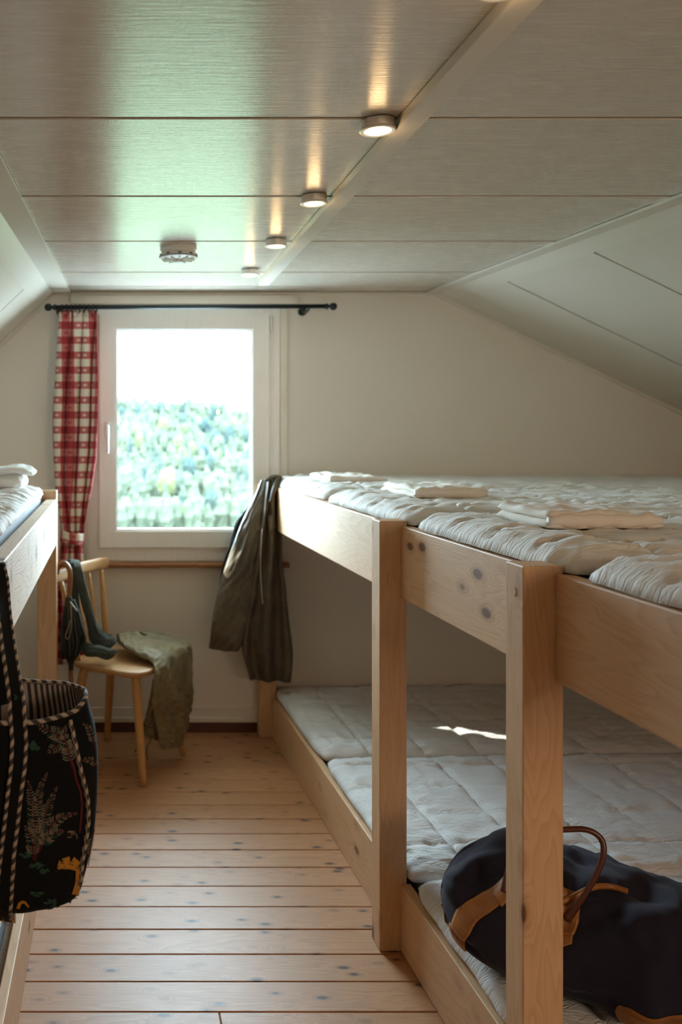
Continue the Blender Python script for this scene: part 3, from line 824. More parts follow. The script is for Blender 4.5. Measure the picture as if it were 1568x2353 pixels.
# far, middle, near sheet on the upper deck
zt = 1.2555
def onz(px, py, z):
    d = (EYE-z)*F/(py-CY); return U(px, py, d)
folded('folded_sheet', onz(797, 1104, zt-.002), .25, .34, .026, .03, M['sheet'], 'flat folded white sheet lying farthest away on the upper deck, by the back wall', 'sheet', 3, 2)
folded('folded_sheet', onz(992, 1137, zt-.003), .243, .34, .036, .02, M['sheet'], 'folded cream sheet in the middle of the three on the upper deck', 'sheet', 14, 2)
folded('folded_sheet', onz(1322, 1203, zt-.003), .262, .27, .040, .0, M['sheet'], 'largest folded cream sheet on the upper deck, nearest the camera', 'sheet', 27, 2)

# ------------------------------------------------------------------ left bunk
LB = -.0075
lb = empty('bunk_bed', (-.2195, 3.65, 0), LB); tag(lb, 'single pine bunk bed with pale sawn rail, left of the aisle under the slope', 'bunk bed')
# local frame: x=0 outer face, y=0 front face of the far post
box('post', -.080, 0, 0, .072, 0, 1.219, pine[2], lb, .003)
box('post', -.080, 0, -1.94, -1.868, 0, 1.219, pine[2], lb, .003)
for y0 in (0, -1.94): box('post', -.93, -.85, y0, y0+.07, 0, 1.12, pine[2], lb, .003)
palewood = wood('pine_pale', 1, (.80, .66, .52), (.66, .50, .36), (.40, .25, .16), rough=.55, rings=20, knots=.17, kscale=(11.0, 9.0), tint=.03, bump=.35)
box('side_rail', -.044, -.001, -1.867, -.001, .993, 1.184, palewood, lb, .003)
box('base_rail', -.018, .006, -1.867, -.001, .001, .200, pine[1], lb, .0025)
box('base_rail', -.010, .006, -1.935, -1.869, .001, .200, pine[1], lb, .0015) if False else None
box('end_rail', -.85, -.081, .02, .05, 1.0, 1.16, pine[0], lb, .003)
box('end_rail', -.85, -.081, -1.92, -1.89, 1.0, 1.16, pine[0], lb, .003)
box('back_rail', -.90, -.87, -1.86, -.01, 1.0, 1.12, pine[1], lb, .003)
for k in range(6): box('slat', -.868, -.046, -1.85+k*.31, -1.85+k*.31+.26, 1.105, 1.125, pine[0], lb, .002)
box('platform_board', -.92, -.03, -1.86, -.01, .09, .11, pine[0], lb)
def lmat(zb, name, label, low):
    r = empty(name, (-.2195, 3.65, zb), LB); tag(r, label, 'mattress', None)
    if low:
        box('core', -.84, -.050, -1.83, -.03, 0.001, .10, M['core'], r, .015, 3)
        pillowtop('quilted_cover', -.85, -.045, -1.84, -.02, .105, .03, .02, .09, M['quilt'], r, 61, QL, step=(70, 110))
    else:
        bm = bmesh.new(); box_bm(bm, -.845, -.062, -1.84, .045, 0.001, .076, .012, 3)
        o = done('core', bm, M['ticking'], r); uvl = o.data.uv_layers.new(name='UVMap')
        for p_ in o.data.polygons:
            for li in p_.loop_indices:
                v = o.data.vertices[o.data.loops[li].vertex_index].co; uvl.data[li].uv = (v.y+v.x, v.z)
        o['label'] = 'blue striped ticking side under the white cover'
        pillowtop('quilted_cover', -.85, -.050, -1.845, .055, .078, .040, .004, .11, M['quilt_rib'], r, 83, [('x', .05, .055), ('y', .19, .4)], pucker=.8, edge=1.4, step=(80, 190))
    return r
lmat(1.127, 'mattress', 'white ribbed mattress on the left bunk bed, by the curtain', False)
lmat(.112, 'mattress', 'white mattress low in the left bunk bed, seen below the tote bag', True)
# white bedding roll on the far end of the left bunk
tw = empty('folded_towel', (-.43, 3.42, 1.237), -.1); tag(tw, 'thick white folded towel on the far end of the left bunk bed', 'towel')
def rollrow(x, h, w_): return (Vector((x, -w_, h)), Vector((x, w_, h)))
rows = [(Vector((-.26, -.11, .036)), Vector((-.26, .11, .036)), .030), (Vector((-.12, -.125, .036)), Vector((-.12, .125, .036)), .036), (Vector((.0, -.12, .038)), Vector((.0, .12, .038)), .036),
        (Vector((.075, -.10, .037)), Vector((.075, .10, .037)), .034), (Vector((.10, -.08, .036)), Vector((.10, .08, .036)), .020)]
drape('folded_bundle', rows, M['towel'], tw, 40, 24, lambda s, t, h: .006*nz(s*5, t*6, h), view=(0, 0, 1))
rows = [(Vector((-.26, -.10, .066)), Vector((-.26, .08, .066)), .014), (Vector((-.05, -.12, .072)), Vector((-.05, .10, .072)), .016), (Vector((.06, -.11, .084)), Vector((.06, .10, .084)), .018),
        (Vector((.115, -.09, .080)), Vector((.115, .07, .080)), .017), (Vector((.140, -.05, .070)), Vector((.140, .04, .070)), .010)]
drape('top_fold', rows, M['towel'], tw, 40, 24, lambda s, t, h: .006*nz(s*6+3, t*6, h), view=(0, 0, 1))
# ------------------------------------------------------------------ chair by the window
CHR = math.atan2(-.47, .883)
ch = empty('chair', (.065, 3.87, 0), CHR); tag(ch, 'small blond wooden chair with spindle back and round splayed legs under the window', 'chair')
def sgp(v, p): return math.copysign(abs(v)**p, v)
vs = []; fs = []; n = 64; lay = [(.0, .435, .93), (.0, .441, .985), (.0, .451, 1.0), (.0, .459, .995), (.0, .4625, .965), (.0, .461, .80), (.0, .4585, .4)]
for dz, z, k in lay:
    for i in range(n):
        a = 2*PI*i/n; x = sgp(math.cos(a), .42)*.192*k; y = sgp(math.sin(a), .42)*(.195-.018*(-x/.19))*k
        vs.append((x+.004, y, z))
for j in range(len(lay)-1):
    for i in range(n): fs.append((j*n+i, j*n+(i+1) % n, (j+1)*n+(i+1) % n, (j+1)*n+i))
fs.append(tuple(reversed(range(n)))); fs.append(tuple((len(lay)-1)*n+i for i in range(n)))
seatw = wood('chair_seat', 1, (.54, .31, .13), (.40, .21, .08), (.3, .13, .04), rough=.52, rings=14, knots=.02, rnd=3, tint=.02)
mesh('seat', vs, fs, seatw, ch, True)
for tx, ty, fx, fy in ((.125, -.130, .195, -.200), (.125, .130, .205, .200), (-.125, -.125, -.200, -.195), (-.125, .125, -.190, .200)):
    tube('leg', [(tx, ty, .440), (lerp(tx, fx, .2), lerp(ty, fy, .2), .352), (fx, fy, .0005)], [.0195, .0205, .0135], chairwood, ch, 20, sub=6)
TB = [(-.150-.052, y_) for y_ in (-.225, -.09, .08, .195)]
for k, (by, ty) in enumerate(((-.130, -.190), (-.045, -.065), (.045, .070), (.130, .180))):
    tube('spindle', [(-.155, by, .455), (-.175, lerp(by, ty, .4), .60), (-.205+.012*(1-(ty/.22)**2)*-1, ty, .812)], [.0125, .0145, .0095] if k in (0, 3) else [.008, .0095, .0075], chairwood, ch, 16, sub=6)
vs = []; fs = []; n = 40; m = 20
for j in range(n+1):
    t = j/n*2-1; y = .248*t; cx_ = -.205-.016*(1-t*t)+.0
    e = (1-abs(t)**9)**.5 if abs(t) < 1 else 0
    for i in range(m):
        a = 2*PI*i/m; vs.append((cx_+sgp(math.cos(a), .6)*.012*(.3+.7*e), y, .838+.006*(1-t*t)+sgp(math.sin(a), .6)*(.0265+.003*t*t)*(.35+.65*e)))
for j in range(n):
    for i in range(m): fs.append((j*m+i, j*m+(i+1) % m, (j+1)*m+(i+1) % m, (j+1)*m+i))
fs.append(tuple(reversed(range(m)))); fs.append(tuple(n*m+i for i in range(m)))
mesh('backrest', vs, fs, seatw, ch, True)

# ------------------------------------------------------------------ olive trousers over the seat
def fold_t(seed, a=.010, fr=2.2):
    def f(s, t, h):
        k = .35+.65*smooth(t*3)
        x = s*fr+.35*nz(t*2, seed)
        r = abs(nz(x*1.6+seed, t*1.3, 1))*1.6-.35
        return a*(r*1.5*k+.75*nz(s*5+seed, t*9, 3)+.9*(.25-abs(nz(s*6+t*7+seed, t*11-s*5, 1)))+.45*nz(s*16, t*24, seed))*(1 if h > 0 else .3)
    return f
tr = empty('trousers', (.23, 3.85, .463)); tag(tr, 'crumpled olive canvas trousers draped over the chair seat, legs hanging down', 'trousers')
to = Vector(tr.location)
def R(l, r_, th): return (l-to, r_-to, th)
rows = [R(U(276, 1474, 3.86), U(268, 1462, 4.03), .016), R(U(290, 1488, 3.82), U(300, 1455, 4.05), .020), R(U(318, 1505, 3.77), U(345, 1455, 4.05), .020), R(U(350, 1520, 3.71), U(395, 1462, 4.04), .019),
        R(U(356, 1548, 3.665), U(434, 1478, 4.0), .022), R(U(356, 1585, 3.66), U(441, 1525, 3.98), .022), R(U(356, 1625, 3.67), U(441, 1585, 3.97), .020)]
drape('waist', rows, M['olive'], tr, 84, 40, fold_t(3, .011), view=(0, -.4, 1))
rows = [R(U(356, 1560, 3.668), U(436, 1505, 3.98), .016), R(U(353, 1600, 3.66), U(442, 1570, 3.96), .020), R(U(354, 1640, 3.67), U(441, 1618, 3.96), .020), R(U(363, 1680, 3.69), U(430, 1662, 3.93), .021), R(U(369, 1708, 3.70), U(418, 1700, 3.90), .018), R(U(372, 1721, 3.70), U(411, 1716, 3.88), .013)]
drape('trouser_leg', rows, M['olive'], tr, 70, 36, fold_t(9, .012), view=(0, -1, 0))
rows = [R(U(352, 1562, 3.69), U(380, 1552, 3.74), .010), R(U(344, 1610, 3.70), U(384, 1600, 3.76), .015), R(U(334, 1650, 3.71), U(382, 1650, 3.77), .017), R(U(327, 1680, 3.71), U(376, 1688, 3.76), .015), R(U(323, 1688, 3.71), U(372, 1702, 3.76), .010)]
drape('trouser_leg', rows, M['olive'], tr, 50, 28, fold_t(17, .010), view=(0, -1, 0))
for a in ([(325, 1668), (323, 1690), (318, 1712), (310, 1728)], [(344, 1692), (346, 1702), (338, 1716), (337, 1732), (340, 1748)]):
    tube('drawstring', [U(x, y, 3.70)-to for x, y in a], .0022, M['olive_cord'], tr, 8, sub=5)
tube('hem_cord', [U(x, y, d)-to for x, y, d in ((325, 1664, 3.700), (334, 1668, 3.688), (345, 1671, 3.688), (356, 1675, 3.700))], .0022, M['olive_cord'], tr, 8, sub=4)
for a in ([(252, 1457), (261, 1467), (272, 1474)], [(322, 1452), (328, 1457), (337, 1459)]):
    o = tube('belt_loop', [U(x, y, 3.93)-to+Vector((0, 0, .0)) for x, y in a], [.004, .005, .004], M['olive_cord'], tr, 8, sub=3)

# ------------------------------------------------------------------ green knee socks over the backrest
def sock(label, rows, seed, foot):
    o0 = empty('sock', rows[0][0]); tag(o0, label, 'sock', 'green knee socks on the chair'); z = Vector(o0.location)
    rr = [(a-z, b-z, t) for a, b, t in rows]
    drape('leg_tube', rr, M['knit'], o0, 70, 20, lambda s, t, h: .0016*nz(s*4, t*14, seed), view=(.3, -1, .2), wcloth=1.0)
    rr = [(a-z, b-z, t) for a, b, t in foot]
    drape('foot', rr, M['knit'], o0, 30, 20, lambda s, t, h: .004*nz(s*4, t*5, seed+2), view=(0, -1, .6))
    return o0
sock('long dark green ribbed sock hanging over the chair back, its toe out on the seat',
     [(U(148, 1300, 3.90), U(172, 1300, 3.90), .003), (U(150, 1291, 3.86), U(178, 1289, 3.88), .004), (U(160, 1287, 3.80), U(184, 1291, 3.82), .005), (U(168, 1302, 3.77), U(188, 1304, 3.79), .005), (U(176, 1340, 3.77), U(196, 1338, 3.79), .005),
      (U(186, 1385, 3.78), U(208, 1380, 3.80), .006), (U(198, 1425, 3.79), U(218, 1418, 3.81), .007), (U(205, 1458, 3.80), U(226, 1440, 3.82), .011)], 4,
     [(U(204, 1440, 3.80), U(222, 1430, 3.82), .012), (U(206, 1470, 3.80), U(236, 1448, 3.83), .016), (U(222, 1486, 3.80), U(252, 1460, 3.83), .017), (U(240, 1492, 3.79), U(266, 1468, 3.82), .014), (U(250, 1492, 3.79), U(268, 1476, 3.81), .008)])
sock('long dark green ribbed sock hanging beside the umbrella, its foot folded under on the seat',
     [(U(146, 1303, 3.88), U(160, 1303, 3.88), .003), (U(148, 1294, 3.84), U(165, 1292, 3.84), .004), (U(157, 1296, 3.775), U(172, 1296, 3.775), .005), (U(160, 1340, 3.77), U(178, 1338, 3.78), .005), (U(164, 1390, 3.78), U(184, 1390, 3.79), .006),
      (U(172, 1440, 3.79), U(190, 1440, 3.80), .007), (U(180, 1480, 3.80), U(200, 1476, 3.81), .010)], 8,
     [(U(186, 1484, 3.78), U(196, 1474, 3.80), .012), (U(196, 1506, 3.76), U(212, 1482, 3.79), .018), (U(222, 1508, 3.74), U(236, 1486, 3.77), .018), (U(240, 1514, 3.73), U(262, 1494, 3.76), .018), (U(256, 1508, 3.73), U(270, 1494, 3.75), .010)])

# ------------------------------------------------------------------ umbrella hooked over the chair back
DU = 3.735
ub = empty('umbrella', U(164, 1776, DU)); ub.location.z = 0; tag(ub, 'dark folded umbrella with curved wooden handle hooked on the chair back', 'umbrella')
uo = Vector(ub.location)
def UU(x, y, d=DU): return U(x, y, d)-uo
tube('handle', [UU(131, 1318, DU+.01), UU(134, 1302, DU), UU(143, 1293), UU(153, 1298), UU(160, 1312), UU(161, 1335), UU(158, 1372)], [.010, .0112, .0115, .0115, .0115, .0115, .011], M['cane'], ub, 16, sub=6)
tube('shaft', [UU(158, 1372), UU(162, 1530), UU(166, 1640), UU(168, 1770, 3.72)], [.007, .0095, .0085, .006], M['cane'], ub, 14, sub=3)
col = lathe('collar', [(.010, 0), (.0135, .003), (.0135, .022), (.010, .026)], M['umbrella'], ub, 20, UU(158, 1384)-Vector((0, 0, 0)))
def canopy(name, pts, th, seed, mat=M['umbrella']):
    rows = [(UU(a, y, DU-.004), UU(b, y2, DU-.004), t) for (a, y, b, y2), t in zip(pts, th)]
    return drape(name, rows, mat, ub, 60, 30, lambda s, t, h: .010*math.sin(s*19+seed+2*nz(t*2, seed))*smooth(t*3)*(1-smooth((t-.7)*3.3)*.5)+.004*nz(s*8, t*12, seed), view=(0, -1, 0))
canopy('canopy', [(150, 1376, 172, 1378), (147, 1395, 180, 1398), (142, 1430, 190, 1432), (140, 1462, 197, 1462), (141, 1488, 192, 1486), (148, 1508, 180, 1506), (157, 1524, 170, 1522), (158, 1536, 169, 1536)], [.012, .018, .026, .030, .028, .02, .011, .009], 1)
canopy('canopy_panel', [(146, 1400, 156, 1402), (141, 1440, 154, 1440), (138, 1470, 152, 1474), (139, 1496, 152, 1500), (141, 1516, 150, 1514)], [.006, .010, .014, .012, .006], 5)
canopy('canopy_panel', [(168, 1390, 182, 1400), (172, 1430, 190, 1432), (176, 1462, 199, 1466), (172, 1492, 190, 1490), (168, 1510, 176, 1506)], [.006, .010, .014, .012, .006], 9)
lp = [UU(x, y, DU-.045) for x, y in ((163, 1392), (164, 1420), (164, 1440), (159, 1464), (153, 1468), (151, 1460), (157, 1444), (162, 1424))]
o = tube('strap_loop', lp, .0028, M['thread_cream'], ub, 8, sub=4); o['label'] = 'pale cord loop hanging on the canopy'
for k in range(6):
    tube('rib_tip', [UU(162+k*2.6, 1382+k*3.4, DU-.020), UU(164+k*2.6, 1388+k*3.5, DU-.022)], .0022, M['steel'], ub, 6)
lathe('ferrule', [(.0075, 0), (.010, .002), (.0105, .03), (.009, .034)], M['umbrella'], ub, 16, UU(163, 1541))

# ------------------------------------------------------------------ jacket hanging from the far post of the right bunk
jk = empty('jacket', U(640, 1104, 4.10)); tag(jk, 'dark olive waxed jacket hanging from the far end post of the right bunk', 'jacket')
jo = Vector(jk.location)
def J(x, y, d): return U(x, y, d+.030)-jo
def fold_j(seed, k, a, ph=0):
    def f(s, t, h):
        x = s*k*2*PI+ph+1.2*nz(t*1.5, seed)+.8*math.sin(t*2)
        v = math.sin(x); v = math.copysign(abs(v)**.7, v)
        return (a*v*smooth(t*4+.2)+.007*nz(s*7, t*8, seed)+.0035*nz(s*18, t*26, seed))*(1 if h > 0 else .4)
    return f
# back lining seen at the left edge
rows = [(J(604, 1112, 4.13), J(640, 1108, 4.13), .008), (J(568, 1165, 4.14), J(630, 1160, 4.14), .012), (J(541, 1200, 4.15), J(620, 1200, 4.15), .014), (J(527, 1250, 4.15), J(610, 1250, 4.15), .014), (J(512, 1295, 4.15), J(600, 1300, 4.15), .014), (J(503, 1345, 4.14), J(590, 1345, 4.14), .010)]
drape('back_panel', rows, M['wax_dark'], jk, 60, 24, fold_j(5, 1, .006))
rows = [(J(600, 1103, 4.10), J(626, 1101, 4.10), .016), (J(585, 1140, 4.08), J(622, 1140, 4.08), .022), (J(560, 1190, 4.07), J(612, 1190, 4.06), .030), (J(540, 1240, 4.07), J(606, 1240, 4.05), .036), (J(518, 1300, 4.07), J(598, 1300, 4.04), .042),
        (J(500, 1360, 4.07), J(590, 1360, 4.04), .045), (J(488, 1420, 4.07), J(578, 1425, 4.04), .046), (J(483, 1465, 4.07), J(562, 1470, 4.05), .044), (J(480, 1487, 4.07), J(549, 1493, 4.06), .038)]
drape('sleeve', rows, M['wax'], jk, 130, 44, lambda s, t, h: (.010*nz(s*2.5+1, t*3)+.006*nz(s*7+t*9, t*7-s*5, 2)+.005*abs(nz(s*4+t*16, 3))*smooth(t*1.6)*2+.002*nz(s*20, t*34, 2))*(1 if h > 0 else .4))
rows = [(J(612, 1100, 4.09), J(643, 1103, 4.10), .020), (J(606, 1150, 4.06), J(638, 1150, 4.07), .028), (J(594, 1220, 4.04), J(642, 1220, 4.07), .030), (J(586, 1290, 4.03), J(644, 1290, 4.06), .032), (J(574, 1360, 4.03), J(654, 1360, 4.06), .034),
        (J(562, 1430, 4.04), J(663, 1430, 4.06), .036), (J(556, 1490, 4.05), J(671, 1490, 4.06), .038), (J(568, 1540, 4.06), J(670, 1540, 4.06), .036), (J(573, 1560, 4.06), J(668, 1565, 4.06), .028)]
drape('front_panel', rows, M['wax'], jk, 150, 60, fold_j(2, 2.1, .019, 1.0))
# folded hem band, collar loop and pocket flap
rows = [(J(606, 1106, 4.05), J(619, 1103, 4.05), .008), (J(616, 1092+6, 4.06), J(632, 1094+4, 4.06), .011), (J(632, 1094, 4.08), J(646, 1100, 4.08), .012), (J(640, 1100, 4.10), J(650, 1108, 4.11), .010)]
drape('collar', rows, M['wax'], jk, 30, 16, lambda s, t, h: .002*nz(s*6, t*6))
rows = [(J(619, 1155, 4.025), J(624, 1152, 4.02), .006), (J(624, 1128, 4.03), J(634, 1132, 4.03), .009), (J(632, 1105, 4.05), J(644, 1112, 4.05), .010), (J(634, 1093, 4.08), J(648, 1099, 4.08), .010)]
drape('collar_flap', rows, M['wax'], jk, 30, 14)
rows = [(J(617, 1186, 4.020), J(627, 1184, 4.02), .005), (J(617, 1215, 4.01), J(629, 1212, 4.01), .006), (J(620, 1240, 4.012), J(626, 1240, 4.012), .004)]
drape('pocket_tab', rows, M['wax'], jk, 20, 10)
for k in range(15):
    t = k/14; pass
tube('front_zip', [J(x, y, d) for x, y, d in ((603, 1215, 4.00), (600, 1260, 3.995), (599, 1310, 3.985), (601, 1350, 3.985), (604, 1388, 3.985))], .0016, M['steel'], jk, 8, sub=6)

# ------------------------------------------------------------------ tote bag on the near post of the left bunk
BD = 1.585      # distance of the bag's middle
tb = empty('tote_bag', U(-10, 2128, BD)); tb.location.z = U(0, 2128, 1.53).z
tag(tb, 'black tote bag with embroidered palm leaves and striped piping hanging at the left edge', 'tote bag'); bo = Vector(tb.location)
TK = [(1622, 201, .085), (1700, 218, .092), (1790, 225, .095), (1870, 223, .092), (1960, 213, .085), (2040, 196, .074), (2095, 178, .060), (2122, 120, .036), (2130, 40, .012)]
def tsec(py):
    f = 0
    for i in range(len(TK)-1):
        if py <= TK[i+1][0] or i == len(TK)-2:
            u = max(0, min(1, (py-TK[i][0])/(TK[i+1][0]-TK[i][0]))); p = []
            for c in (1, 2):
                k = [TK[max(i-1, 0)][c], TK[i][c], TK[i+1][c], TK[min(i+2, len(TK)-1)][c]]
                p.append((2*k[1]+(k[2]-k[0])*u+(2*k[0]-5*k[1]+4*k[2]-k[3])*u*u+(3*k[1]-k[0]-3*k[2]+k[3])*u**3)*.5)
            return p
def tA(py): return (tsec(py)[0]+12)*BD/F     # half width; centre at px -12
def tZ(py): return EYE-(py-CY)*1.52/F
XC = (-12-CX)*BD/F
def tote(py, a, inset=0, waves=1):
    A = tA(py)-inset; B = tsec(py)[1]-inset
    c, s = math.cos(a), math.sin(a)
    x = sgp(c, .72)*A; y = -sgp(s, .80)*B
    x += waves*.004*nz(a*2, py*.006); y += waves*.006*nz(a*3+4, py*.008)*1
    z = tZ(py)
    if py < 1700: z += (-.024*max(0, s)*smooth((1700-py)/80)+.004*nz(a*2, 5)*smooth((1700-py)/80))
    return Vector((XC+x, BD+y, z))-bo
na, nr = 120, 70
def tm(name, inset, mat, uvk, bottom):
    vs = []; fs = []; uv = []
    for j in range(nr+1):
        py = lerp(1622, 2130, j/nr)
        for i in range(na):
            a = 2*PI*i/na; vs.append(tote(py, a, inset)); uv.append((i/na, j/nr))
    for j in range(nr):
        for i in range(na):
            fs.append((j*na+i, j*na+(i+1) % na, (j+1)*na+(i+1) % na, (j+1)*na+i))
    if bottom: fs.append(tuple(nr*na+i for i in range(na)))
    return mesh(name, vs, fs, mat, tb, True, uv)
tm('bag_body', 0, M['black_velvet'], 1, True)
tm('striped_lining', .004, M['lining'], 1, False)
tube('rim_piping', [tote(1622, 2*PI*i/80, .002) for i in range(81)], .0042, M['piping'], tb, 10, caps=False)
# angle on the front side for a picture column
def tang(px, py):
    lo_, hi_ = 0.0, PI
    for _ in range(30):
        m_ = (lo_+hi_)/2; q = tote(py, m_)+bo
        if q.x/q.y*F+CX > px: lo_ = m_
        else: hi_ = m_
    return (lo_+hi_)/2
def tsurf(px, py, off=.002):
    # py is the picture row: find the section whose point projects there
    s = py
    for _ in range(4):
        a = tang(px, s); q = tote(s, a)+bo; s += py-((EYE-q.z)/q.y*F+CY)
    a = tang(px, s); q = tote(s, a); q2 = tote(s, a+.01); t = (q2-q).normalized(); n_ = Vector((t.y, -t.x, 0))
    if n_.y > 0: n_ = -n_
    return q+n_.normalized()*off
seam = [(160, 1654), (172, 1710), (184, 1770), (198, 1830), (201, 1880), (196, 1930), (187, 1980), (180, 2030), (176, 2070), (174, 2092)]
for sgn in (1,):
    tube('seam_piping', [tsurf(x, y, .002) for x, y in seam], .0042, M['piping'], tb, 10, sub=4)
tube('seam_piping', [tsurf(-24-x+ (0), y, .002) for x, y in seam], .0042, M['piping'], tb, 10, sub=4)
# front strap: band with piped edges running over the bag and up to the post
def strap(name, L, Rr, off, seed):
    nL = 90; vs = []; fs = []; uv = []
    def side(K, t):
        f = t*(len(K)-1); i = min(int(f), len(K)-2); u = f-i
        p0, p1 = K[i], K[i+1]; x, y = lerp(p0[0], p1[0], u), lerp(p0[1], p1[1], u)
        if p0[2] == 0 and p1[2] == 0: return x, y, 0
        d1 = p1[2] or (tsurf(p1[0], p1[1], off)+bo).y
        return x, y, lerp(p0[2], d1, u)
    rows = []
    for j in range(nL+1):
        t = j/nL; a = side(L, t); b = side(Rr, t); row = []
        for i in range(7):
            s = i/6; x, y, d = lerp(a[0], b[0], s), lerp(a[1], b[1], s), lerp(a[2], b[2], s)
            if a[2] == 0 or b[2] == 0: p_ = tsurf(x, y, off)
            else: p_ = U(x, y, d)-bo
            row.append(p_)
        rows.append(row)
    for j, row in enumerate(rows):
        for i, p_ in enumerate(row): vs.append(p_); uv.append((i/6*.035, j*.012))
    for j in range(nL):
        for i in range(6): fs.append((j*7+i, j*7+i+1, (j+1)*7+i+1, (j+1)*7+i))
    o = mesh(name, vs, fs, M['black_velvet'], tb, True, uv)
    m = o.modifiers.new('thickness', 'SOLIDIFY'); m.thickness = .0022; m.offset = 0
    tube('strap_piping', [r[0] for r in rows], .0036, M['piping'], o, 8)
    tube('strap_piping', [r[-1] for r in rows], .0036, M['piping'], o, 8)
    return o, rows
Lk = [(-42, 1292, 1.70), (-22, 1330, 1.66), (-6, 1400, 1.60), (4, 1480, 1.555), (14, 1550, 1.52), (22, 1610, 1.499)]
Rk = [(8, 1293, 1.74), (17, 1330, 1.70), (22, 1400, 1.64), (32, 1480, 1.59), (43, 1550, 1.55), (54, 1610, 1.510)]
LkA, RkA = Lk, Rk
Lk = [(23, 1628, 0), (28, 1700, 0), (26, 1760, 0), (18, 1830, 0), (10, 1900, 0), (3, 1960, 0), (-4, 2020, 0), (-12, 2110, 0)]; Lk = LkA+Lk
Rk = [(55, 1630, 0), (60, 1700, 0), (57, 1760, 0), (48, 1830, 0), (40, 1900, 0), (33, 1960, 0), (28, 2030, 0), (22, 2115, 0)]; Rk = RkA+Rk
strap('strap', Lk, Rk, .004, 1)
Lk = [(-46, 1300, 1.75), (-40, 1400, 1.70), (-30, 1480, 1.68), (-20, 1560, 1.66), (-10, 1625, 1.64)]
Rk = [(2, 1300, 1.78), (6, 1400, 1.72), (10, 1480, 1.69), (18, 1560, 1.665), (24, 1615, 1.645)]
strap('strap', Lk, Rk, .004, 2)
# far end of the front strap, mirrored, comes down outside the picture
# embroidery
class Emb:
    def __init__(s): s.v = []; s.f = []
    def stroke(s, pts, w, off=.0032):
        P = [tsurf(x, y, off) for x, y in pts]
        for a, b, (xa, ya), (xb, yb) in zip(P, P[1:], pts, pts[1:]):
            d = (b-a)
            if d.length < 1e-6: continue
            n_ = Vector((0, -1, 0)).cross(d).normalized()*w*.5; k = len(s.v)
            s.v += [a-n_, a+n_, b+n_, b-n_, a+Vector((0, -.0008, 0)), b+Vector((0, -.0008, 0))]
            s.f += [(k, k+4, k+5, k+3), (k+4, k+1, k+2, k+5)]
    def blob(s, pts, off=.003):
        k = len(s.v); P = [tsurf(x, y, off) for x, y in pts]; c = sum(P, Vector())/len(P)+Vector((0, -.001, 0))
        s.v += P+[c]; n_ = len(P)
        for i in range(n_): s.f.append((k+i, k+(i+1) % n_, k+n_))
    def build(s, name, mat, label=None):
        o = mesh(name, s.v, s.f, mat, tb, True)
        if label: o['label'] = label
        return o
stems, leaves, greens = Emb(), Emb(), Emb()
rr = random.Random(4)
def fern(pts, l0=15, step=4.6, w=.0013):
    P = []
    for i in range(len(pts)-1):
        for k in range(8): P.append((lerp(pts[i][0], pts[i+1][0], k/8), lerp(pts[i][1], pts[i+1][1], k/8)))
    P.append(pts[-1]); stems.stroke(P[::3]+[P[-1]], .0013)
    tot = 0; acc = 0
    L = [0]
    for a, b in zip(P, P[1:]): L.append(L[-1]+math.hypot(b[0]-a[0], b[1]-a[1]))
    q = L[-1]*.22
    while q < L[-1]:
        i = max(k for k in range(len(L)) if L[k] <= q); i = min(i, len(P)-2)
        dx_, dy_ = P[i+1][0]-P[i][0], P[i+1][1]-P[i][1]; m_ = math.hypot(dx_, dy_) or 1; dx_ /= m_; dy_ /= m_
        u = q/L[-1]; ll_ = l0*(math.sin(PI*min(1, .25+u*.72)))*rr.uniform(.85, 1.1)
        for sg in (1, -1):
            nx_, ny_ = -dy_*sg, dx_*sg
            ex, ey = P[i][0]+nx_*ll_+dx_*ll_*.45, P[i][1]+ny_*ll_+dy_*ll_*.45
            mx, my = P[i][0]+nx_*ll_*.55+dx_*ll_*.05, P[i][1]+ny_*ll_*.55+dy_*ll_*.05
            (leaves if rr.random() < .75 else greens).stroke([(P[i][0]+nx_*1.5, P[i][1]+ny_*1.5), (mx, my), (ex, ey)], w)
        q += step
def cv(l): return [(a/2.93, 1550+b/2.93) for a, b in l]
for fr_ in ([(228, 1250), (250, 1130), (255, 1000), (250, 850), (275, 740), (320, 650)], [(240, 1250), (262, 1100), (300, 950), (345, 830), (385, 745)], [(255, 1200), (300, 1100), (345, 1000), (420, 950), (520, 925)],
            [(225, 1240), (220, 1130), (200, 1060), (165, 1010)], [(235, 1150), (235, 1000), (215, 850), (185, 700)], [(270, 1180), (300, 1110), (370, 1060), (430, 1045)],
            [(485, 620), (455, 500), (430, 420), (395, 350)], [(440, 450), (380, 400), (300, 360), (240, 330)], [(430, 430), (400, 460), (350, 500), (320, 520)], [(480, 640), (440, 460), (430, 380), (440, 330)],
            [(505, 1050), (480, 1080), (460, 1060)], [(40, 1100), (60, 1200), (75, 1350), (80, 1440)]):
    fern(cv(fr_))
fern([(222, 1762), (210, 1748), (197, 1744), (186, 1748)], 9); fern([(214, 1718), (208, 1690), (198, 1668), (186, 1662)], 9); fern([(214, 1905), (208, 1930), (203, 1965), (199, 1990)], 8)
stems.stroke(cv([(440, 450), (465, 540), (490, 620), (505, 700), (535, 780), (545, 870), (540, 960), (530, 1060)]), .0032)
stems.build('embroidered_stems', M['thread_red'], 'dark red embroidered stems')['kind'] = 'stuff'; leaves.build('embroidered_leaves', M['thread_cream'], 'cream stitched palm leaflets'); 
def ngon(cx_, cy_, rx, ry, n=12, rot=0, j=.2):
    return [(cx_+(rx*math.cos(a)*math.cos(rot)-ry*math.sin(a)*math.sin(rot))*(1+rr.uniform(-j, j)), cy_+(rx*math.cos(a)*math.sin(rot)+ry*math.sin(a)*math.cos(rot))*(1+rr.uniform(-j, j))) for a in [2*PI*i/n for i in range(n)]]
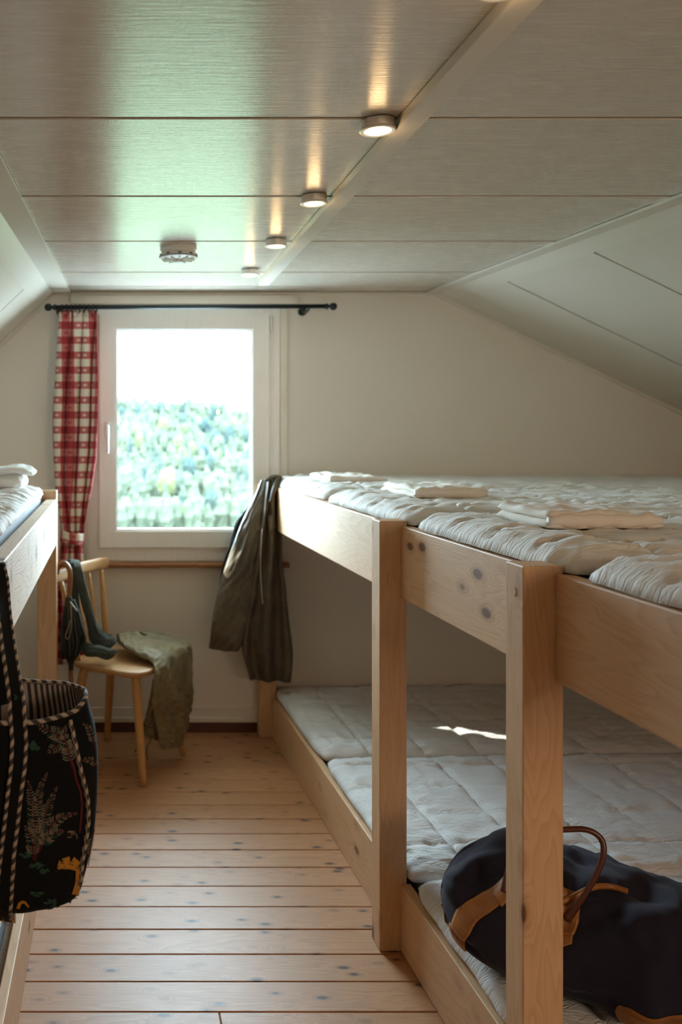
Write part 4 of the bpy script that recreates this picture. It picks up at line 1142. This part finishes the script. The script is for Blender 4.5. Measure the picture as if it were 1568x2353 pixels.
for (x, y, rx, ry) in ((170, 1210, 45, 30), (240, 1280, 60, 30), (300, 1320, 40, 22), (230, 470, 45, 40), (250, 1470, 55, 22), (330, 1520, 50, 24), (370, 1550, 40, 20), (100, 150, 20, 25), (340, 1580, 30, 12)):
    
    for _ in range(7): greens.blob(ngon((x+rr.uniform(-.7, .7)*rx)/2.93, 1550+(y+rr.uniform(-.6, .6)*ry)/2.93, rx*.38/2.93, ry*.3/2.93, 9, rr.uniform(-.6, .6), .3))
greens.build('embroidered_foliage', M['thread_green'], 'dark green embroidered foliage')
yl, bk_ = Emb(), Emb()
def band(pts, ws):
    for i in range(len(pts)-1):
        (x0, y0), (x1, y1) = pts[i], pts[i+1]; m_ = math.hypot(x1-x0, y1-y0); nx_, ny_ = -(y1-y0)/m_, (x1-x0)/m_
        a, b = ws[i], ws[i+1]
        yl.blob([(x0+nx_*a, y0+ny_*a), (x0-nx_*a, y0-ny_*a), (x1-nx_*b, y1-ny_*b), (x1+nx_*b, y1+ny_*b)])
c1 = cv([(385, 1300), (420, 1270), (470, 1262), (520, 1290)]); band(c1, [3, 12, 15, 11])
c2 = cv([(525, 1290), (518, 1400), (500, 1480), (470, 1560), (430, 1590), (400, 1598)]); band(c2, [7, 6, 8, 8, 6, 3])
c3 = cv([(195, 1560), (165, 1525), (135, 1530), (120, 1570), (122, 1620), (110, 1668)]); band(c3, [2, 3, 3.5, 4, 6, 9])
c4 = cv([(20, 1500), (40, 1580), (50, 1660)]); band(c4, [14, 12, 10])
for (x, y) in c1+c2[:-1]+c4:
    for _ in range(5): bk_.blob(ngon(x+rr.uniform(-6, 6), y+rr.uniform(-8, 8), 1.5, 1.4, 6), .0046)
yl.build('embroidered_animals', M['thread_yellow'], 'mustard yellow embroidered spotted cat and long-necked bird'); bk_.build('embroidered_spots', M['thread_black'], 'black stitched spots')

# ------------------------------------------------------------------ navy duffel bag on the lower deck
dz0 = .247
DC = Vector((1.115, 1.945, dz0+.122)); e1 = Vector((.88, -.475, 0)).normalized(); e2 = Vector((-e1.y, e1.x, 0)); e3 = Vector((0, 0, 1))   # e2 points away from the camera
df = empty('duffel_bag', (DC.x, DC.y, dz0)); tag(df, 'dark navy canvas duffel bag with tan leather straps lying on the lower deck', 'duffel bag'); do_ = Vector(df.location)
DL, DW, DH = .345, .195, .130
def duf(u, a, off=0.0, rel=1.0):
    """u -1..1 along the bag, a angle round it (0 = away from the camera, PI/2 top, PI = camera side, 3PI/2 bottom)"""
    k = (1-abs(u)**3.2)**(.42) if abs(u) < 1 else 0
    k = max(k, .02)
    c, s = math.cos(a), math.sin(a)
    # sagging top: high shoulders at the left end and right of middle, saddle between
    hump = 1+.24*math.exp(-((u+.60)/.17)**2)+.06*math.exp(-((u-.25)/.3)**2)-.06*math.exp(-((u+.2)/.2)**2)-.42*smooth((u+.12)/.75)
    w_ = DW*k*(1-.12*s if s > 0 else 1.0)
    x = -0; y = sgp(c, .8)*w_; z = sgp(s, .75)*DH*(hump if s > 0 else 1)*(k**.8)
    n_ = Vector((0, c, s)).normalized()
    # large soft folds
    f = .016*nz(u*3.1+2, c*1.3, s*1.3)+.022*(abs(nz(u*2.4+5, a*1.1, 3))-.2)*(1 if s > -.3 else .2)+.005*nz(u*9, a*4, 1)
    f *= 1.5
    if s < -.5: f *= .1
    # one deep fold running down the front right of the left shoulder
    y2 = u-(-.30+.10*s); f -= .018*math.exp(-(y2/.07)**2)*smooth((.4-c))
    y2 = u-(.20+.16*s); f += .016*math.exp(-(y2/.09)**2)*smooth(.5-c)
    # creases fanning from the shoulders
    f += .012*math.sin((u*1.2+a*.55)*9+1.5*nz(u*3, a*2))*smooth(.5-c)*smooth(s+.7)
    f *= rel; off_ = off
    p_ = e1*(DL*u+.010*nz(a*2, u*3))+e2*(y+n_.y*(f+off))+e3*(z+n_.z*(f+off))
    p_ = DC+p_
    if p_.z < dz0: p_.z = dz0+.0+(p_.z-dz0)*.02+max(0, off)*.2
    return p_-do_
nu, na = 150, 110; vs = []; fs = []
for j in range(nu+1):
    u = -math.cos(PI*j/nu)
    for i in range(na): vs.append(duf(u, 2*PI*i/na))
for j in range(nu):
    for i in range(na): fs.append((j*na+i, j*na+(i+1) % na, (j+1)*na+(i+1) % na, (j+1)*na+i))
mesh('bag_body', vs, fs, M['canvas_navy'], df, True)
def dband(name, us, a0, a1, wid, off, mat, n=50, taper=True, label=None):
    vs = []; fs = []; m_ = 8; E0 = []; E1 = []
    for j in range(n+1):
        t = j/n; a = lerp(a0, a1, t); u = crom(us, t)
        for i in range(m_+1):
            s = i/m_-.5; edge = off*(1-.5*abs(s*2)**6)
            vs.append(duf(max(-.999, min(.999, u+s*wid/DL)), a, edge))
        E0.append(duf(u-.44*wid/DL, a, off+.0015)); E1.append(duf(u+.44*wid/DL, a, off+.0015))
    for j in range(n):
        for i in range(m_): fs.append((j*(m_+1)+i, j*(m_+1)+i+1, (j+1)*(m_+1)+i+1, (j+1)*(m_+1)+i))
    o = mesh(name, vs, fs, mat, df, True); md = o.modifiers.new('thickness', 'SOLIDIFY'); md.thickness = .003; md.offset = 0
    for E in (E0, E1):
        v2 = []; f2 = []
        for k in range(0, len(E)-1):
            for q in (0, .5):
                a_ = E[k].lerp(E[k+1], q); b_ = E[k].lerp(E[k+1], q+.32); d = (b_-a_)
                if d.length < 1e-5: continue
                s_ = d.cross(Vector((.3, -1, .4))).normalized()*.0007; k0 = len(v2)
                v2 += [a_-s_, a_+s_, b_+s_, b_-s_]; f2.append((k0, k0+1, k0+2, k0+3))
        mesh('stitching', v2, f2, M['thread'], o, False)
    return o
# points of the camera side of the bag, found by their place in the picture
DT = [(duf(u_, a_, 0, 0)+do_, u_, a_) for u_ in [-.995+1.99*i/110 for i in range(111)] for a_ in [PI*(.30+1.15*j/90) for j in range(91)]]
DT = [((q.x/q.y*F+CX, CY-(q.z-EYE)/q.y*F), u_, a_, q.y) for q, u_, a_ in DT]
def dfind(px, py):
    c = [(math.hypot(s[0]-px, s[1]-py)+20*max(0, s[3]-1.95), u_, a_) for s, u_, a_, y_ in [(d[0]+(d[3],), d[1], d[2], d[3]) for d in DT] for s in [(s[0], s[1], 0, y_)]]
    m_ = min(c); return m_[1], m_[2]
def dribbon(name, L, Rr, mat, off=.004, n=44, m_=8, stitch=True):
    """leather band whose two edges run through the listed picture points, lying on the bag"""
    Lu = [dfind(*q) for q in L]; Ru = [dfind(*q) for q in Rr]; vs = []; fs = []; E0 = []; E1 = []
    for j in range(n+1):
        t = j/n
        la, lb_ = crom([q[0] for q in Lu], t), crom([q[1] for q in Lu], t); ra, rb_ = crom([q[0] for q in Ru], t), crom([q[1] for q in Ru], t)
        for i in range(m_+1):
            s = i/m_; vs.append(duf(lerp(la, ra, s), lerp(lb_, rb_, s), off*(1-.5*abs(2*s-1)**6)))
        E0.append(duf(lerp(la, ra, .08), lerp(lb_, rb_, .08), off+.0014)); E1.append(duf(lerp(la, ra, .92), lerp(lb_, rb_, .92), off+.0014))
    for j in range(n):
        for i in range(m_): fs.append((j*(m_+1)+i, j*(m_+1)+i+1, (j+1)*(m_+1)+i+1, (j+1)*(m_+1)+i))
    o = mesh(name, vs, fs, mat, df, True); md = o.modifiers.new('thickness', 'SOLIDIFY'); md.thickness = .003; md.offset = 0
    if stitch:
        v2 = []; f2 = []
        for E in (E0, E1):
            for k in range(len(E)-1):
                for q in (0, .5):
                    a_ = E[k].lerp(E[k+1], q); b_ = E[k].lerp(E[k+1], q+.32); d = b_-a_
                    if d.length < 1e-5: continue
                    s_ = d.cross(Vector((.3, -1, .4))).normalized()*.0006; k0 = len(v2)
                    v2 += [a_-s_, a_+s_, b_+s_, b_-s_]; f2.append((k0, k0+1, k0+2, k0+3))
        so_ = mesh('stitching', v2, f2, M['thread'], o, False); so_['kind'] = 'stuff'
    return o
dribbon('leather_strap', [(1030, 2160), (1034, 2125), (1062, 2085), (1100, 2058), (1140, 2030), (1175, 1995)], [(1062, 2192), (1066, 2160), (1092, 2120), (1130, 2090), (1165, 2065), (1200, 2040)], M['leather'])
dribbon('leather_strap', [(1285, 2180), (1283, 2130), (1285, 2080), (1290, 2040)], [(1312, 2170), (1322, 2130), (1332, 2080), (1336, 2050)], M['leather'])
dribbon('handle_tab', [(1268, 2150), (1272, 2115), (1280, 2075)], [(1316, 2150), (1328, 2110), (1335, 2075)], M['leather'], .008, 20)
dribbon('handle_tab', [(1136, 2052), (1150, 2035), (1170, 2020)], [(1155, 2082), (1172, 2066), (1190, 2050)], M['leather'], .008, 20)
dribbon('end_patch', [(975, 2085), (968, 2105), (972, 2120)], [(1000, 2080), (992, 2110), (990, 2135)], M['leather'], .004, 16, 6, False)
vs = []; fs = []; n_, m_ = 60, 12
for j in range(n_+1):
    t = j/n_; u_ = .02+.80*t; hw = math.sqrt(max(0, 1-(1-min(1, t/.10))**2))
    for i in range(m_+1):
        s = (i/m_-.5)*hw; vs.append(duf(u_, PI*(1.165+.15*s*1.15), .004*(1-.5*abs(2*s)**6)))
for j in range(n_):
    for i in range(m_): fs.append((j*(m_+1)+i, j*(m_+1)+i+1, (j+1)*(m_+1)+i+1, (j+1)*(m_+1)+i))
mesh('base_patch', vs, fs, M['leather'], df, True)
def D(x, y, d): return U(x, y, d)-do_
ha, hb_ = dfind(1160, 2050), dfind(1302, 2112)
A_ = duf(ha[0], ha[1], .010); B_ = duf(hb_[0], hb_[1], .010); dB = (B_+do_).y
tube('handle', [A_, D(1172, 1990, dB+.05), D(1200, 1940, dB+.04), D(1245, 1912, dB+.03), D(1300, 1906, dB+.02), D(1350, 1907, dB+.01), D(1382, 1928, dB), D(1387, 1965, dB-.01), D(1368, 2015, dB-.015), D(1338, 2065, dB-.012), B_],
     [.009]+[.0062]*9+[.009], M['leather_dark'], df, 16, sub=6)
hc = [dfind(1215, 2085), dfind(1300, 2066), dfind(1360, 2045), dfind(1400, 2030), dfind(1445, 2045)]
tube('handle', [duf(u_, a_, .010) for u_, a_ in hc], [.006]*5, M['leather'], df, 14, sub=6)
